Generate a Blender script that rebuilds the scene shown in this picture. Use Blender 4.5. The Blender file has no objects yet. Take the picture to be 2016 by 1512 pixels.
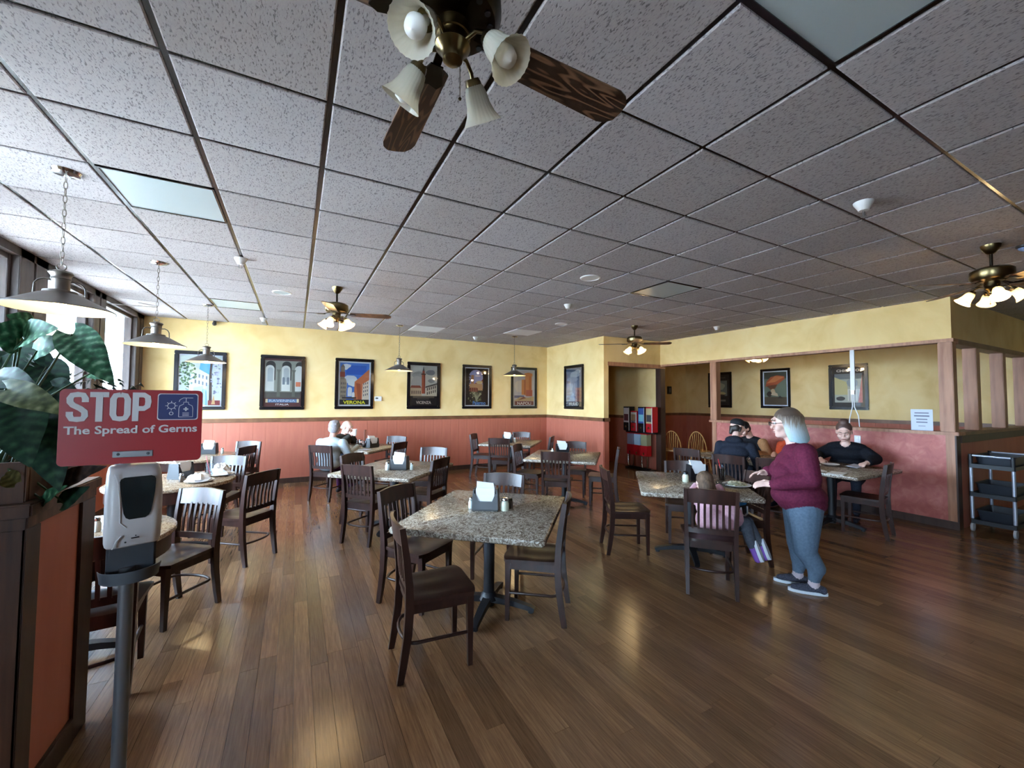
import bpy, bmesh, math, random
import numpy as np
from mathutils import Vector, Matrix, Euler
random.seed(7)
PI = math.pi
R = math.radians
SC = bpy.context.scene
COL = SC.collection
CH = 3.01          # ceiling height
CAMZ = 1.62

# ------------------------------------------------------------------ camera
cd = bpy.data.cameras.new('camera'); cam = bpy.data.objects.new('camera', cd); COL.objects.link(cam)
YAW, PITCH, ROLL, FPX = 0.4878887, 0.0394519, 0.0065060, 801.418
F = Vector((math.sin(YAW)*math.cos(PITCH), math.cos(YAW)*math.cos(PITCH), math.sin(PITCH)))
Rt = Vector((math.cos(YAW), -math.sin(YAW), 0)); Up = Rt.cross(F)
R2 = math.cos(ROLL)*Rt + math.sin(ROLL)*Up; U2 = -math.sin(ROLL)*Rt + math.cos(ROLL)*Up
mw = Matrix((R2, U2, -F)).transposed().to_4x4(); mw.translation = (0, 0, CAMZ)
cam.matrix_world = mw
cd.sensor_width = 36.0; cd.lens = 36.0*FPX/2016.0; cd.clip_start = 0.02; cd.clip_end = 200
SC.camera = cam
# ------------------------------------------------------------------ sky, sun, exposure
W = bpy.data.worlds.new('sky'); SC.world = W; W.use_nodes = True
bg = W.node_tree.nodes['Background']
bg.inputs[0].default_value = (0.57, 0.77, 1.0, 1); bg.inputs[1].default_value = 38.0
sd = bpy.data.lights.new('sun', 'SUN'); sd.energy = 22.0; sd.angle = R(1.0); sd.color = (1, .95, .86)
sun = bpy.data.objects.new('sun', sd); COL.objects.link(sun)
sun.rotation_euler = Vector((0.35, 0.30, -0.9)).to_track_quat('-Z', 'Y').to_euler(); sun.location = (-8, 3, 9)
vs = SC.view_settings
vs.view_transform = 'Standard'; vs.look = 'None'; vs.gamma = 1.0; vs.use_curve_mapping = False
vs.exposure = 0.96
SC.cycles.max_bounces = 4; SC.cycles.diffuse_bounces = 3; SC.cycles.glossy_bounces = 3
SC.cycles.use_adaptive_sampling = True; SC.cycles.adaptive_threshold = .02; SC.cycles.adaptive_min_samples = 40
SC.cycles.transparent_max_bounces = 8; SC.cycles.sample_clamp_indirect = 6.0
SC.cycles.caustics_reflective = False; SC.cycles.caustics_refractive = False

# ------------------------------------------------------------------ materials
def lin(c):
    return tuple((v/12.92 if v <= .04045 else ((v+.055)/1.055)**2.4) for v in (x/255 for x in c))
MATS = {}
def nodes(name):
    m = bpy.data.materials.new(name); m.use_nodes = True
    nt = m.node_tree; b = nt.nodes['Principled BSDF']; MATS[name] = m
    return m, nt, b
def mat(name, rgb, rough=.5, metal=0., spec=.5, emit=0., ecol=None, alpha=1., trans=0., coat=0.):
    if name in MATS: return MATS[name]
    m, nt, b = nodes(name)
    c = lin(rgb)
    b.inputs['Base Color'].default_value = (*c, 1); b.inputs['Roughness'].default_value = rough
    b.inputs['Metallic'].default_value = metal; b.inputs['Specular IOR Level'].default_value = spec
    b.inputs['Transmission Weight'].default_value = trans; b.inputs['Coat Weight'].default_value = coat
    if emit:
        b.inputs['Emission Color'].default_value = (*(lin(ecol) if ecol else c), 1); b.inputs['Emission Strength'].default_value = emit
    return m
def flat(rgb, rough=.55):
    return mat('print_%02x%02x%02x' % tuple(rgb), rgb, rough)
def ramp(nt, stops):
    r = nt.nodes.new('ShaderNodeValToRGB'); e = r.color_ramp.elements
    while len(e) < len(stops): e.new(.5)
    for el, (p, c) in zip(e, stops):
        el.position = p; el.color = (*lin(c), 1)
    return r
def coords(nt, kind='Object', scale=(1, 1, 1)):
    t = nt.nodes.new('ShaderNodeTexCoord'); mp = nt.nodes.new('ShaderNodeMapping')
    mp.inputs['Scale'].default_value = scale
    nt.links.new(t.outputs[kind], mp.inputs[0]); return mp.outputs[0]
def bump(nt, b, src, strength=.3, dist=.005):
    bp = nt.nodes.new('ShaderNodeBump'); bp.inputs['Strength'].default_value = strength; bp.inputs['Distance'].default_value = dist
    nt.links.new(src, bp.inputs['Height']); nt.links.new(bp.outputs[0], b.inputs['Normal'])
def noise_mat(name, stops, scale=(1, 1, 1), ns=5., detail=4., rough=.6, bumpS=0., bumpD=.003, kind='Object', rough2=None, distort=0., spec=.5, metal=0., coat=0.):
    if name in MATS: return MATS[name]
    m, nt, b = nodes(name)
    v = coords(nt, kind, scale)
    n = nt.nodes.new('ShaderNodeTexNoise'); n.inputs['Scale'].default_value = ns; n.inputs['Detail'].default_value = detail
    n.inputs['Distortion'].default_value = distort
    nt.links.new(v, n.inputs['Vector']); r = ramp(nt, stops); nt.links.new(n.outputs[0], r.inputs[0])
    nt.links.new(r.outputs[0], b.inputs['Base Color']); b.inputs['Roughness'].default_value = rough
    b.inputs['Specular IOR Level'].default_value = spec; b.inputs['Metallic'].default_value = metal; b.inputs['Coat Weight'].default_value = coat
    if bumpS: bump(nt, b, n.outputs[0], bumpS, bumpD)
    return m
M_YEL = noise_mat('yellow_plaster', [(.25, (222, 189, 126)), (.5, (235, 206, 146)), (.78, (241, 217, 165))], ns=2.2, detail=7, rough=.75, bumpS=.15, bumpD=.004, distort=.6)
M_TER = noise_mat('terracotta_board', [(.3, (176, 100, 80)), (.7, (188, 112, 90))], scale=(3, 3, .6), ns=3, rough=.6)
M_PINK = noise_mat('terracotta_plaster', [(.3, (164, 84, 76)), (.5, (178, 98, 88)), (.75, (196, 122, 112))], ns=9, detail=6, rough=.55, bumpS=.25, bumpD=.003, distort=.8)
M_TRIM = noise_mat('stained_trim_wood', [(.3, (96, 62, 40)), (.6, (124, 84, 56)), (.8, (140, 98, 68))], scale=(1.5, 1.5, 1.5), ns=4, detail=6, rough=.45)
M_POST = noise_mat('fir_post_wood', [(.3, (140, 92, 66)), (.6, (172, 122, 92)), (.85, (186, 140, 110))], scale=(8, 8, .7), ns=3, detail=6, rough=.5)
M_PLANTER = noise_mat('rough_planter_wood', [(.3, (62, 38, 26)), (.6, (96, 62, 42)), (.8, (122, 84, 58))], scale=(9, 9, .8), ns=3, detail=6, rough=.6, bumpS=.2)
M_DTRIM = noise_mat('dark_trim_wood', [(.3, (50, 32, 25)), (.7, (72, 48, 38))], scale=(6, 6, .8), ns=3, rough=.5)
M_CHAIR = noise_mat('dark_chair_wood', [(.3, (42, 25, 21)), (.6, (56, 33, 27)), (.85, (72, 43, 34))], scale=(14, 14, 2.0), ns=2, detail=5, rough=.32, spec=.5)
M_OAK = noise_mat('honey_oak', [(.3, (166, 118, 62)), (.7, (200, 152, 92))], scale=(10, 10, 1.5), ns=3, rough=.35)
M_BLACK = mat('black_cast_iron', (26, 28, 33), .45)
M_BPLAS = mat('black_plastic', (22, 23, 27), .38)
M_WHITE = mat('white_plastic', (226, 226, 228), .4)
M_PAPER = mat('white_paper', (236, 238, 240), .8)
M_STEEL = mat('brushed_steel', (150, 152, 156), .35, 1.0)
M_PEWTER = mat('pewter_lamp_metal', (112, 104, 98), .42, .75)
M_BRASS = mat('antique_brass', (108, 94, 66), .28, 1.0)
M_DBRASS = mat('dark_bronze', (52, 46, 38), .3, 1.0)
M_SHADEIN = mat('cream_enamel', (238, 226, 190), .4)
M_TEE = mat('bronze_ceiling_tee', (24, 20, 20), .25)
M_WINFR = noise_mat('dark_window_frame', [(.3, (62, 52, 50)), (.7, (88, 76, 72))], scale=(6, 6, 1), ns=3, rough=.5)
M_CHROME = mat('chrome', (200, 202, 206), .15, 1.0)
M_CONC = noise_mat('sunlit_concrete', [(.3, (186, 182, 174)), (.7, (206, 202, 194))], ns=1.5, rough=.9)
M_SOFF = mat('soffit_paint', (150, 162, 178), .7)
M_TANST = mat('tan_stucco', (196, 168, 140), .8)

def glass_mat(name, tint=(1, 1, 1), refl=.08, rough=.02):
    m = bpy.data.materials.new(name); m.use_nodes = True; MATS[name] = m
    nt = m.node_tree; nt.nodes.clear()
    o = nt.nodes.new('ShaderNodeOutputMaterial'); t = nt.nodes.new('ShaderNodeBsdfTransparent'); g = nt.nodes.new('ShaderNodeBsdfGlossy')
    t.inputs[0].default_value = (*tint, 1); g.inputs['Roughness'].default_value = rough
    mx = nt.nodes.new('ShaderNodeMixShader'); lw = nt.nodes.new('ShaderNodeLayerWeight'); lw.inputs[0].default_value = .25
    mu = nt.nodes.new('ShaderNodeMath'); mu.operation = 'MULTIPLY_ADD'; mu.inputs[1].default_value = .6; mu.inputs[2].default_value = refl*.4
    nt.links.new(lw.outputs['Fresnel'], mu.inputs[0]); nt.links.new(mu.outputs[0], mx.inputs[0])
    nt.links.new(t.outputs[0], mx.inputs[1]); nt.links.new(g.outputs[0], mx.inputs[2]); nt.links.new(mx.outputs[0], o.inputs[0])
    return m
M_GLASS = glass_mat('window_glass', (.97, .99, 1.0))
M_CLEAR = glass_mat('clear_glass', (.88, .92, .95), .2)
M_PGLASS = glass_mat('picture_glass', (1, 1, 1), .05, .03)

def floor_mat(name, island):
    m, nt, b = nodes(name)
    tc = nt.nodes.new('ShaderNodeTexCoord')
    if island:
        g = nt.nodes.new('ShaderNodeNewGeometry'); rnd = g.outputs['Random Per Island']
    else:
        g = nt.nodes.new('ShaderNodeObjectInfo'); rnd = g.outputs['Random']
    cb = nt.nodes.new('ShaderNodeCombineXYZ'); mu = nt.nodes.new('ShaderNodeMath'); mu.operation = 'MULTIPLY'; mu.inputs[1].default_value = 37.
    nt.links.new(rnd, mu.inputs[0]); nt.links.new(mu.outputs[0], cb.inputs[0]); nt.links.new(mu.outputs[0], cb.inputs[2])
    ad = nt.nodes.new('ShaderNodeVectorMath'); ad.operation = 'ADD'
    nt.links.new(tc.outputs['Object'], ad.inputs[0]); nt.links.new(cb.outputs[0], ad.inputs[1])
    mp = nt.nodes.new('ShaderNodeMapping'); mp.inputs['Scale'].default_value = (70, 3.0, 10); nt.links.new(ad.outputs[0], mp.inputs[0])
    n = nt.nodes.new('ShaderNodeTexNoise'); n.inputs['Scale'].default_value = 1.6; n.inputs['Detail'].default_value = 6; n.inputs['Roughness'].default_value = .65
    nt.links.new(mp.outputs[0], n.inputs['Vector'])
    r1 = ramp(nt, [(.25, (116, 85, 60)), (.5, (144, 109, 79)), (.78, (170, 133, 97))]); nt.links.new(n.outputs[0], r1.inputs[0])
    r2 = ramp(nt, [(0, (196, 190, 186)), (.5, (226, 221, 217)), (1, (255, 252, 248))]); nt.links.new(rnd, r2.inputs[0])
    mx = nt.nodes.new('ShaderNodeMix'); mx.data_type = 'RGBA'; mx.blend_type = 'MULTIPLY'; mx.inputs[0].default_value = 1.
    nt.links.new(r1.outputs[0], mx.inputs[6]); nt.links.new(r2.outputs[0], mx.inputs[7]); nt.links.new(mx.outputs[2], b.inputs['Base Color'])
    b.inputs['Roughness'].default_value = .2; b.inputs['Specular IOR Level'].default_value = .5
    bump(nt, b, n.outputs[0], .12, .002)
    return m
M_FLOOR = floor_mat('bamboo_plank', False); M_FLOORJ = floor_mat('bamboo_plank_far', True)

def tile_mat():
    m, nt, b = nodes('fissured_ceiling_tile')
    oi = nt.nodes.new('ShaderNodeObjectInfo'); tc = nt.nodes.new('ShaderNodeTexCoord')
    ad = nt.nodes.new('ShaderNodeVectorMath'); ad.operation = 'ADD'
    nt.links.new(tc.outputs['Object'], ad.inputs[0]); nt.links.new(oi.outputs['Location'], ad.inputs[1])
    mp = nt.nodes.new('ShaderNodeMapping'); mp.inputs['Scale'].default_value = (150, 60, 60); mp.inputs['Rotation'].default_value = (0, 0, .5)
    nt.links.new(ad.outputs[0], mp.inputs[0])
    n = nt.nodes.new('ShaderNodeTexNoise'); n.inputs['Scale'].default_value = 1.; n.inputs['Detail'].default_value = 2.5; n.inputs['Distortion'].default_value = .4
    nt.links.new(mp.outputs[0], n.inputs['Vector'])
    r = ramp(nt, [(.34, (112, 108, 112)), (.43, (172, 167, 171)), (1, (188, 183, 187))]); nt.links.new(n.outputs[0], r.inputs[0])
    r2 = ramp(nt, [(0, (236, 232, 228)), (1, (255, 255, 255))]); nt.links.new(oi.outputs['Random'], r2.inputs[0])
    mx = nt.nodes.new('ShaderNodeMix'); mx.data_type = 'RGBA'; mx.blend_type = 'MULTIPLY'; mx.inputs[0].default_value = 1.
    nt.links.new(r.outputs[0], mx.inputs[6]); nt.links.new(r2.outputs[0], mx.inputs[7]); nt.links.new(mx.outputs[2], b.inputs['Base Color'])
    b.inputs['Roughness'].default_value = .9
    bump(nt, b, r.outputs[0], .5, .004)
    return m
M_TILE = tile_mat()
def table_mat(name, a, bcol, c):
    m, nt, b = nodes(name)
    v = coords(nt, 'Object', (1, 1, 1))
    n0 = nt.nodes.new('ShaderNodeTexNoise'); n0.inputs['Scale'].default_value = 9.; n0.inputs['Detail'].default_value = 2
    nt.links.new(v, n0.inputs['Vector'])
    vm = nt.nodes.new('ShaderNodeVectorMath'); vm.operation = 'SCALE'; vm.inputs[3].default_value = .13; nt.links.new(n0.outputs['Color'], vm.inputs[0])
    ad = nt.nodes.new('ShaderNodeVectorMath'); ad.operation = 'ADD'; nt.links.new(v, ad.inputs[0]); nt.links.new(vm.outputs[0], ad.inputs[1])
    n = nt.nodes.new('ShaderNodeTexNoise'); n.inputs['Scale'].default_value = 26.; n.inputs['Detail'].default_value = 3.; n.inputs['Distortion'].default_value = 1.6
    nt.links.new(ad.outputs[0], n.inputs['Vector'])
    r = ramp(nt, [(.36, a), (.46, bcol), (.52, c), (.56, bcol), (.66, a)]); nt.links.new(n.outputs[0], r.inputs[0])
    nt.links.new(r.outputs[0], b.inputs['Base Color']); b.inputs['Roughness'].default_value = .24
    return m
M_TABLE = table_mat('swirl_stone_laminate', (96, 82, 70), (136, 122, 106), (196, 188, 174))
M_RTABLE = table_mat('swirl_stone_laminate_round', (116, 92, 70), (150, 128, 104), (198, 184, 164))

def blade_mat():
    m, nt, b = nodes('oak_fan_blade')
    v = coords(nt, 'Object', (3., 22, 22))
    n = nt.nodes.new('ShaderNodeTexNoise'); n.inputs['Scale'].default_value = 1.; n.inputs['Detail'].default_value = 1.5; nt.links.new(v, n.inputs['Vector'])
    w = nt.nodes.new('ShaderNodeMath'); w.operation = 'MULTIPLY'; w.inputs[1].default_value = 42.; nt.links.new(n.outputs[0], w.inputs[0])
    s = nt.nodes.new('ShaderNodeMath'); s.operation = 'SINE'; nt.links.new(w.outputs[0], s.inputs[0])
    r = ramp(nt, [(.0, (58, 40, 29)), (.55, (100, 72, 52)), (1, (114, 84, 62))]); nt.links.new(s.outputs[0], r.inputs[0])
    nt.links.new(r.outputs[0], b.inputs['Base Color']); b.inputs['Roughness'].default_value = .35
    return m
M_BLADE = blade_mat()
def frost_mat():
    m, nt, b = nodes('ribbed_frosted_glass')
    b.inputs['Base Color'].default_value = (.74, .72, .66, 1); b.inputs['Roughness'].default_value = .25
    tr = nt.nodes.new('ShaderNodeBsdfTranslucent'); tr.inputs[0].default_value = (.9, .84, .7, 1)
    mx = nt.nodes.new('ShaderNodeMixShader'); mx.inputs[0].default_value = .55
    o = nt.nodes['Material Output']; nt.links.new(b.outputs[0], mx.inputs[1]); nt.links.new(tr.outputs[0], mx.inputs[2]); nt.links.new(mx.outputs[0], o.inputs[0])
    return m
M_FROST = frost_mat()
M_LEDOFF = mat('unlit_bulb', (238, 238, 236), .35)
M_BULB = mat('lit_bulb', (255, 236, 200), .4, emit=22., ecol=(255, 214, 150))
M_BULB.cycles.emission_sampling = 'NONE'
M_PANEL = mat('prismatic_light_lens', (176, 190, 196), .35)
def leaf_mat(name, dark, light, vein):
    m, nt, b = nodes(name)
    tc = nt.nodes.new('ShaderNodeTexCoord'); sp = nt.nodes.new('ShaderNodeSeparateXYZ'); nt.links.new(tc.outputs['Object'], sp.inputs[0])
    ab = nt.nodes.new('ShaderNodeMath'); ab.operation = 'ABSOLUTE'; nt.links.new(sp.outputs[0], ab.inputs[0])
    s = nt.nodes.new('ShaderNodeMath'); s.operation = 'MULTIPLY_ADD'; s.inputs[1].default_value = -.8; nt.links.new(ab.outputs[0], s.inputs[0]); nt.links.new(sp.outputs[1], s.inputs[2])
    k = nt.nodes.new('ShaderNodeMath'); k.operation = 'MULTIPLY'; k.inputs[1].default_value = 150.; nt.links.new(s.outputs[0], k.inputs[0])
    si = nt.nodes.new('ShaderNodeMath'); si.operation = 'SINE'; nt.links.new(k.outputs[0], si.inputs[0])
    n = nt.nodes.new('ShaderNodeTexNoise'); n.inputs['Scale'].default_value = 30.; nt.links.new(tc.outputs['Object'], n.inputs['Vector'])
    a2 = nt.nodes.new('ShaderNodeMath'); a2.operation = 'MULTIPLY_ADD'; a2.inputs[1].default_value = .13; nt.links.new(si.outputs[0], a2.inputs[0]); nt.links.new(n.outputs[0], a2.inputs[2])
    r = ramp(nt, [(.3, dark), (.55, light), (.78, vein)]); nt.links.new(a2.outputs[0], r.inputs[0])
    nt.links.new(r.outputs[0], b.inputs['Base Color']); b.inputs['Roughness'].default_value = .6; b.inputs['Specular IOR Level'].default_value = .25
    return m
M_LEAF1 = leaf_mat('caladium_leaf', (34, 74, 52), (62, 118, 84), (150, 196, 160))
M_LEAF2 = leaf_mat('dark_leaf', (20, 44, 32), (34, 66, 48), (52, 92, 66))
M_LEAF3 = leaf_mat('olive_leaf', (66, 78, 48), (104, 116, 76), (150, 156, 116))
M_LEAF4 = leaf_mat('brown_leaf', (58, 44, 42), (84, 66, 60), (110, 92, 80))
M_FERN = mat('fern_frond', (26, 48, 34), .5)
# ------------------------------------------------------------------ geometry helpers
class MB:
    """collects shapes; build() links them as ONE mesh object"""
    def __init__(s): s.v = []; s.f = []; s.m = []
    def add(s, vs, fs, mi=0):
        o = len(s.v); s.v += [tuple(x) for x in vs]; s.f += [[i+o for i in f] for f in fs]; s.m += [mi]*len(fs); return s
    def box(s, x0, x1, y0, y1, z0, z1, mi=0, c=0.):
        if c <= 0:
            vs = [(x, y, z) for z in (z0, z1) for y in (y0, y1) for x in (x0, x1)]
            return s.add(vs, [(0, 2, 3, 1), (4, 5, 7, 6), (0, 1, 5, 4), (2, 6, 7, 3), (0, 4, 6, 2), (1, 3, 7, 5)], mi)
        bm = bmesh.new(); bmesh.ops.create_cube(bm, size=1)
        for v in bm.verts:
            v.co = ((x0+x1)/2+v.co.x*(x1-x0), (y0+y1)/2+v.co.y*(y1-y0), (z0+z1)/2+v.co.z*(z1-z0))
        bmesh.ops.bevel(bm, geom=bm.edges[:], offset=c, segments=2, affect='EDGES')
        bm.verts.index_update(); s.add([v.co[:] for v in bm.verts], [[v.index for v in f.verts] for f in bm.faces], mi); bm.free(); return s
    def lathe(s, prof, seg=24, mi=0, c=(0, 0, 0), cap=True, rib=0., nrib=0):
        vs = []; n = len(prof)
        for i in range(seg):
            a = 2*PI*i/seg
            for r, z in prof:
                rr = r*(1+rib*math.cos(nrib*a)) if rib else r
                vs.append((c[0]+rr*math.cos(a), c[1]+rr*math.sin(a), c[2]+z))
        fs = []
        for i in range(seg):
            j = (i+1) % seg
            for k in range(n-1):
                fs.append((i*n+k, j*n+k, j*n+k+1, i*n+k+1))
        if cap:
            if prof[0][0] > 1e-5: fs.append([i*n for i in range(seg)][::-1])
            if prof[-1][0] > 1e-5: fs.append([i*n+n-1 for i in range(seg)])
        return s.add(vs, fs, mi)
    def tube(s, pts, r, seg=8, mi=0, closed=False, sq=None, up=None):
        pts = [Vector(p) for p in pts]; n = len(pts); rs = r if isinstance(r, (list, tuple)) else [r]*n
        vs = []; fs = []; pn = None
        for i, p in enumerate(pts):
            if closed: t = (pts[(i+1) % n]-pts[i-1]).normalized()
            else: t = (pts[min(i+1, n-1)]-pts[max(i-1, 0)]).normalized()
            if up is not None: nn = (Vector(up)-t*t.dot(Vector(up))).normalized()
            elif pn is None:
                a = Vector((0, 0, 1)) if abs(t.z) < .9 else Vector((1, 0, 0)); nn = (a-t*t.dot(a)).normalized()
            else: nn = (pn-t*t.dot(pn)).normalized()
            pn = nn; bb = t.cross(nn)
            if sq:
                w, d = sq; k = rs[i]
                for a, b in ((-1, -1), (1, -1), (1, 1), (-1, 1)): vs.append(p+bb*(a*w/2*k)+nn*(b*d/2*k))
            else:
                for q in range(seg):
                    a = 2*PI*q/seg; vs.append(p+nn*(math.cos(a)*rs[i])+bb*(math.sin(a)*rs[i]))
        S = 4 if sq else seg
        for i in range(n if closed else n-1):
            j = (i+1) % n
            for q in range(S): fs.append((i*S+q, i*S+(q+1) % S, j*S+(q+1) % S, j*S+q))
        if not closed: fs.append(list(range(S))[::-1]); fs.append([(n-1)*S+q for q in range(S)])
        return s.add(vs, fs, mi)
    def prism(s, poly, z0, z1, mi=0):
        n = len(poly); vs = [(x, y, z0) for x, y in poly]+[(x, y, z1) for x, y in poly]
        return s.add(vs, [list(range(n))[::-1], list(range(n, 2*n))]+[(i, (i+1) % n, n+(i+1) % n, n+i) for i in range(n)], mi)
    def sphere(s, c, r, seg=12, rings=8, mi=0):
        rx, ry, rz = r if isinstance(r, (tuple, list)) else (r, r, r)
        vs = [(c[0], c[1], c[2]+rz)]
        for i in range(1, rings):
            t = PI*i/rings
            for j in range(seg):
                a = 2*PI*j/seg; vs.append((c[0]+rx*math.sin(t)*math.cos(a), c[1]+ry*math.sin(t)*math.sin(a), c[2]+rz*math.cos(t)))
        vs.append((c[0], c[1], c[2]-rz)); fs = [(0, 1+j, 1+(j+1) % seg) for j in range(seg)]
        for i in range(rings-2):
            for j in range(seg):
                a = 1+i*seg+j; b = 1+i*seg+(j+1) % seg; fs.append((a, a+seg, b+seg, b))
        l = len(vs)-1; o = 1+(rings-2)*seg
        fs += [(o+j, l, o+(j+1) % seg) for j in range(seg)]
        return s.add(vs, fs, mi)
    def rot(s, M):
        s.v = [tuple(M @ Vector(v)) for v in s.v]; return s
    def mesh(s, name, mats, smooth=None):
        me = bpy.data.meshes.new(name); me.from_pydata(s.v, [], s.f)
        for m in (mats if isinstance(mats, (list, tuple)) else [mats]): me.materials.append(m)
        if len(me.materials) > 1: me.polygons.foreach_set('material_index', s.m)
        if smooth:
            me.polygons.foreach_set('use_smooth', [True]*len(me.polygons)); me.set_sharp_from_angle(angle=R(smooth))
        me.update(); return me
    def build(s, name, mats, parent=None, smooth=None, loc=None):
        o = bpy.data.objects.new(name, s.mesh(name, mats, smooth)); COL.objects.link(o)
        if parent is not None: o.parent = parent
        if loc is not None: o.location = loc
        return o
def link(name, me, parent=None, loc=(0, 0, 0), rot=(0, 0, 0)):
    o = bpy.data.objects.new(name, me); COL.objects.link(o); o.parent = parent; o.location = loc; o.rotation_euler = rot; return o
def tag(o, label, cat, group=None):
    o['label'] = label; o['category'] = cat
    if group: o['group'] = group
    return o
def thing(name, label, cat, loc=(0, 0, 0), rz=0., group=None):
    o = bpy.data.objects.new(name, None); o.empty_display_size = .05; COL.objects.link(o)
    o.location = loc; o.rotation_euler = (0, 0, rz); return tag(o, label, cat, group)
def struct(o): o['kind'] = 'structure'; return o
def dup(root, loc, rz, label, group=None):
    r = root.copy(); COL.objects.link(r); r.location = loc; r.rotation_euler = (0, 0, rz); r['label'] = label
    if group: r['group'] = group
    for ch in [c for c in root.children]:
        c = ch.copy(); COL.objects.link(c); c.parent = r
        for g in [k for k in ch.children]:
            d = g.copy(); COL.objects.link(d); d.parent = c
    return r
def text_mesh(s, w, h, depth=.0012, bold=0., name='lettering', keep=False):
    cu = bpy.data.curves.new('t', 'FONT'); cu.body = s; cu.size = 1; cu.offset = bold; cu.extrude = .01; cu.resolution_u = 3
    ob = bpy.data.objects.new('t', cu); COL.objects.link(ob)
    dg = bpy.context.evaluated_depsgraph_get(); me = bpy.data.meshes.new_from_object(ob.evaluated_get(dg))
    bpy.data.objects.remove(ob); bpy.data.curves.remove(cu); me.name = name
    a = np.zeros(len(me.vertices)*3); me.vertices.foreach_get('co', a); a = a.reshape(-1, 3)
    lo, hi = a.min(0), a.max(0); k = np.array([w/(hi[0]-lo[0]), h/(hi[1]-lo[1]), depth/.02])
    if keep: k[1] = k[0]
    a = (a-(lo+hi)/2)*k
    me.vertices.foreach_set('co', a.ravel()); me.update(); return me
def textpart(s, w, h, m, parent, loc, rot=(PI/2, 0, 0), bold=0., depth=.0012, name='lettering'):
    me = text_mesh(s, w, h, depth, bold, name); me.materials.append(m); return link(name, me, parent, loc, rot)
def pix(w):
    d = Vector(w)-Vector((0, 0, CAMZ)); z = d.dot(F)
    if z < .05: return None
    return 1008+FPX*d.dot(R2)/z, 756-FPX*d.dot(U2)/z, z

# ------------------------------------------------------------------ room shell
XL, XM, XH, XR = -2.31, 5.80, 7.50, 11.13     # window wall, Milano wall, header wall, far right wall
YF, YB, YJ, YC = -2.6, 8.98, 6.75, 1.97       # front wall, back wall, jog, corner
# floor: a slab and planks running along Y
fl = struct(MB().box(XL-.2, XR+.2, YF-.2, YB+.2, -.12, -.012).build('floor', M_DTRIM))
PW = .0935
lens = (0.92, 1.22, 1.53, 1.83)
pl_me = [MB().box(-PW/2+.0008, PW/2-.0008, -L/2+.0008, L/2-.0008, -.012, 0, 0).mesh('plank', M_FLOOR) for L in lens]
planks = []
x = XL+PW/2
while x < XR:
    y = YF-random.random()*1.5
    while y < YB:
        L = random.choice(lens); y0, y1 = y, y+L
        if y1 > YF and y0 < YB:
            p = pix((x, min(max((y0+y1)/2, .9), 8.9), 0)); sc = 0
            if p and -200 < p[0] < 2216 and p[1] < 1700: sc = L*PW*CAMZ/p[2]**3
            planks.append((sc, x, y0, y1, L))
        y = y1
    x += PW
planks.sort(key=lambda t: -t[0])
n_in = 0; far = MB()
for sc, x, y0, y1, L in planks:
    if n_in < 300 and y0 > YF and y1 < YB:
        link('plank', pl_me[lens.index(L)], fl, (x, (y0+y1)/2, 0)); n_in += 1
    else:
        far.box(x-PW/2+.0008, x+PW/2-.0008, max(y0, YF)+.0008, min(y1, YB)-.0008, -.012, 0)
o = far.build('plank_field', M_FLOORJ, fl); o['kind'] = 'stuff'
# ceiling: dark tee grid with tegular tiles
ce = struct(MB().box(XL-.2, XR+.2, YF-.2, YB+.2, CH+.03, CH+.1).build('ceiling', M_TEE))
GX, GY, GT = -.5014, 1.4401, .61
tees = MB()
for i in range(-3, 20):
    xx = GX+GT*i
    if XL < xx < XR: tees.box(xx-.012, xx+.012, YF, YB, CH+.004, CH+.03)
for j in range(-7, 13):
    yy = GY+GT*j
    if YF < yy < YB: tees.box(XL, XR, yy-.008, yy+.008, CH+.0045, CH+.03)
tees.build('ceiling_tee_grid', M_TEE, ce)
def tile_mesh(w, h, m, name):
    b = MB(); e = .006
    vs = []
    for z, k in ((CH+.012, 0), (CH-.0005, 0), (CH-.004, e)):
        vs += [(-w/2+k, -h/2+k, z-CH), (w/2-k, -h/2+k, z-CH), (w/2-k, h/2-k, z-CH), (-w/2+k, h/2-k, z-CH)]
    fs = [(8, 11, 10, 9)]
    for q in (0, 4): fs += [(q+i, q+4+i, q+4+(i+1) % 4, q+(i+1) % 4) for i in range(4)]
    return b.add(vs, fs).mesh(name, m)
T_ME = {}
PANELS = {(-1, 3): 'light', (3, -2): 'light', (7, 3): 'light', (-1, 9): 'light', (4, 10): 'vent', (7, 9): 'vent'}
LTX = 'pale blue-grey unlit ceiling light, '
PLAB = {(-1, 3): LTX+'beside the nearest chain pendant', (3, -2): LTX+'at the top edge right of the near fan', (7, 3): LTX+'right of centre', (-1, 9): LTX+'near the far left corner',
        (4, 10): 'white slatted air vent in the ceiling above the VICENZA poster', (7, 9): 'white slatted air vent in the ceiling near the back corner'}
ntile = 0; ftile = MB()
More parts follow.
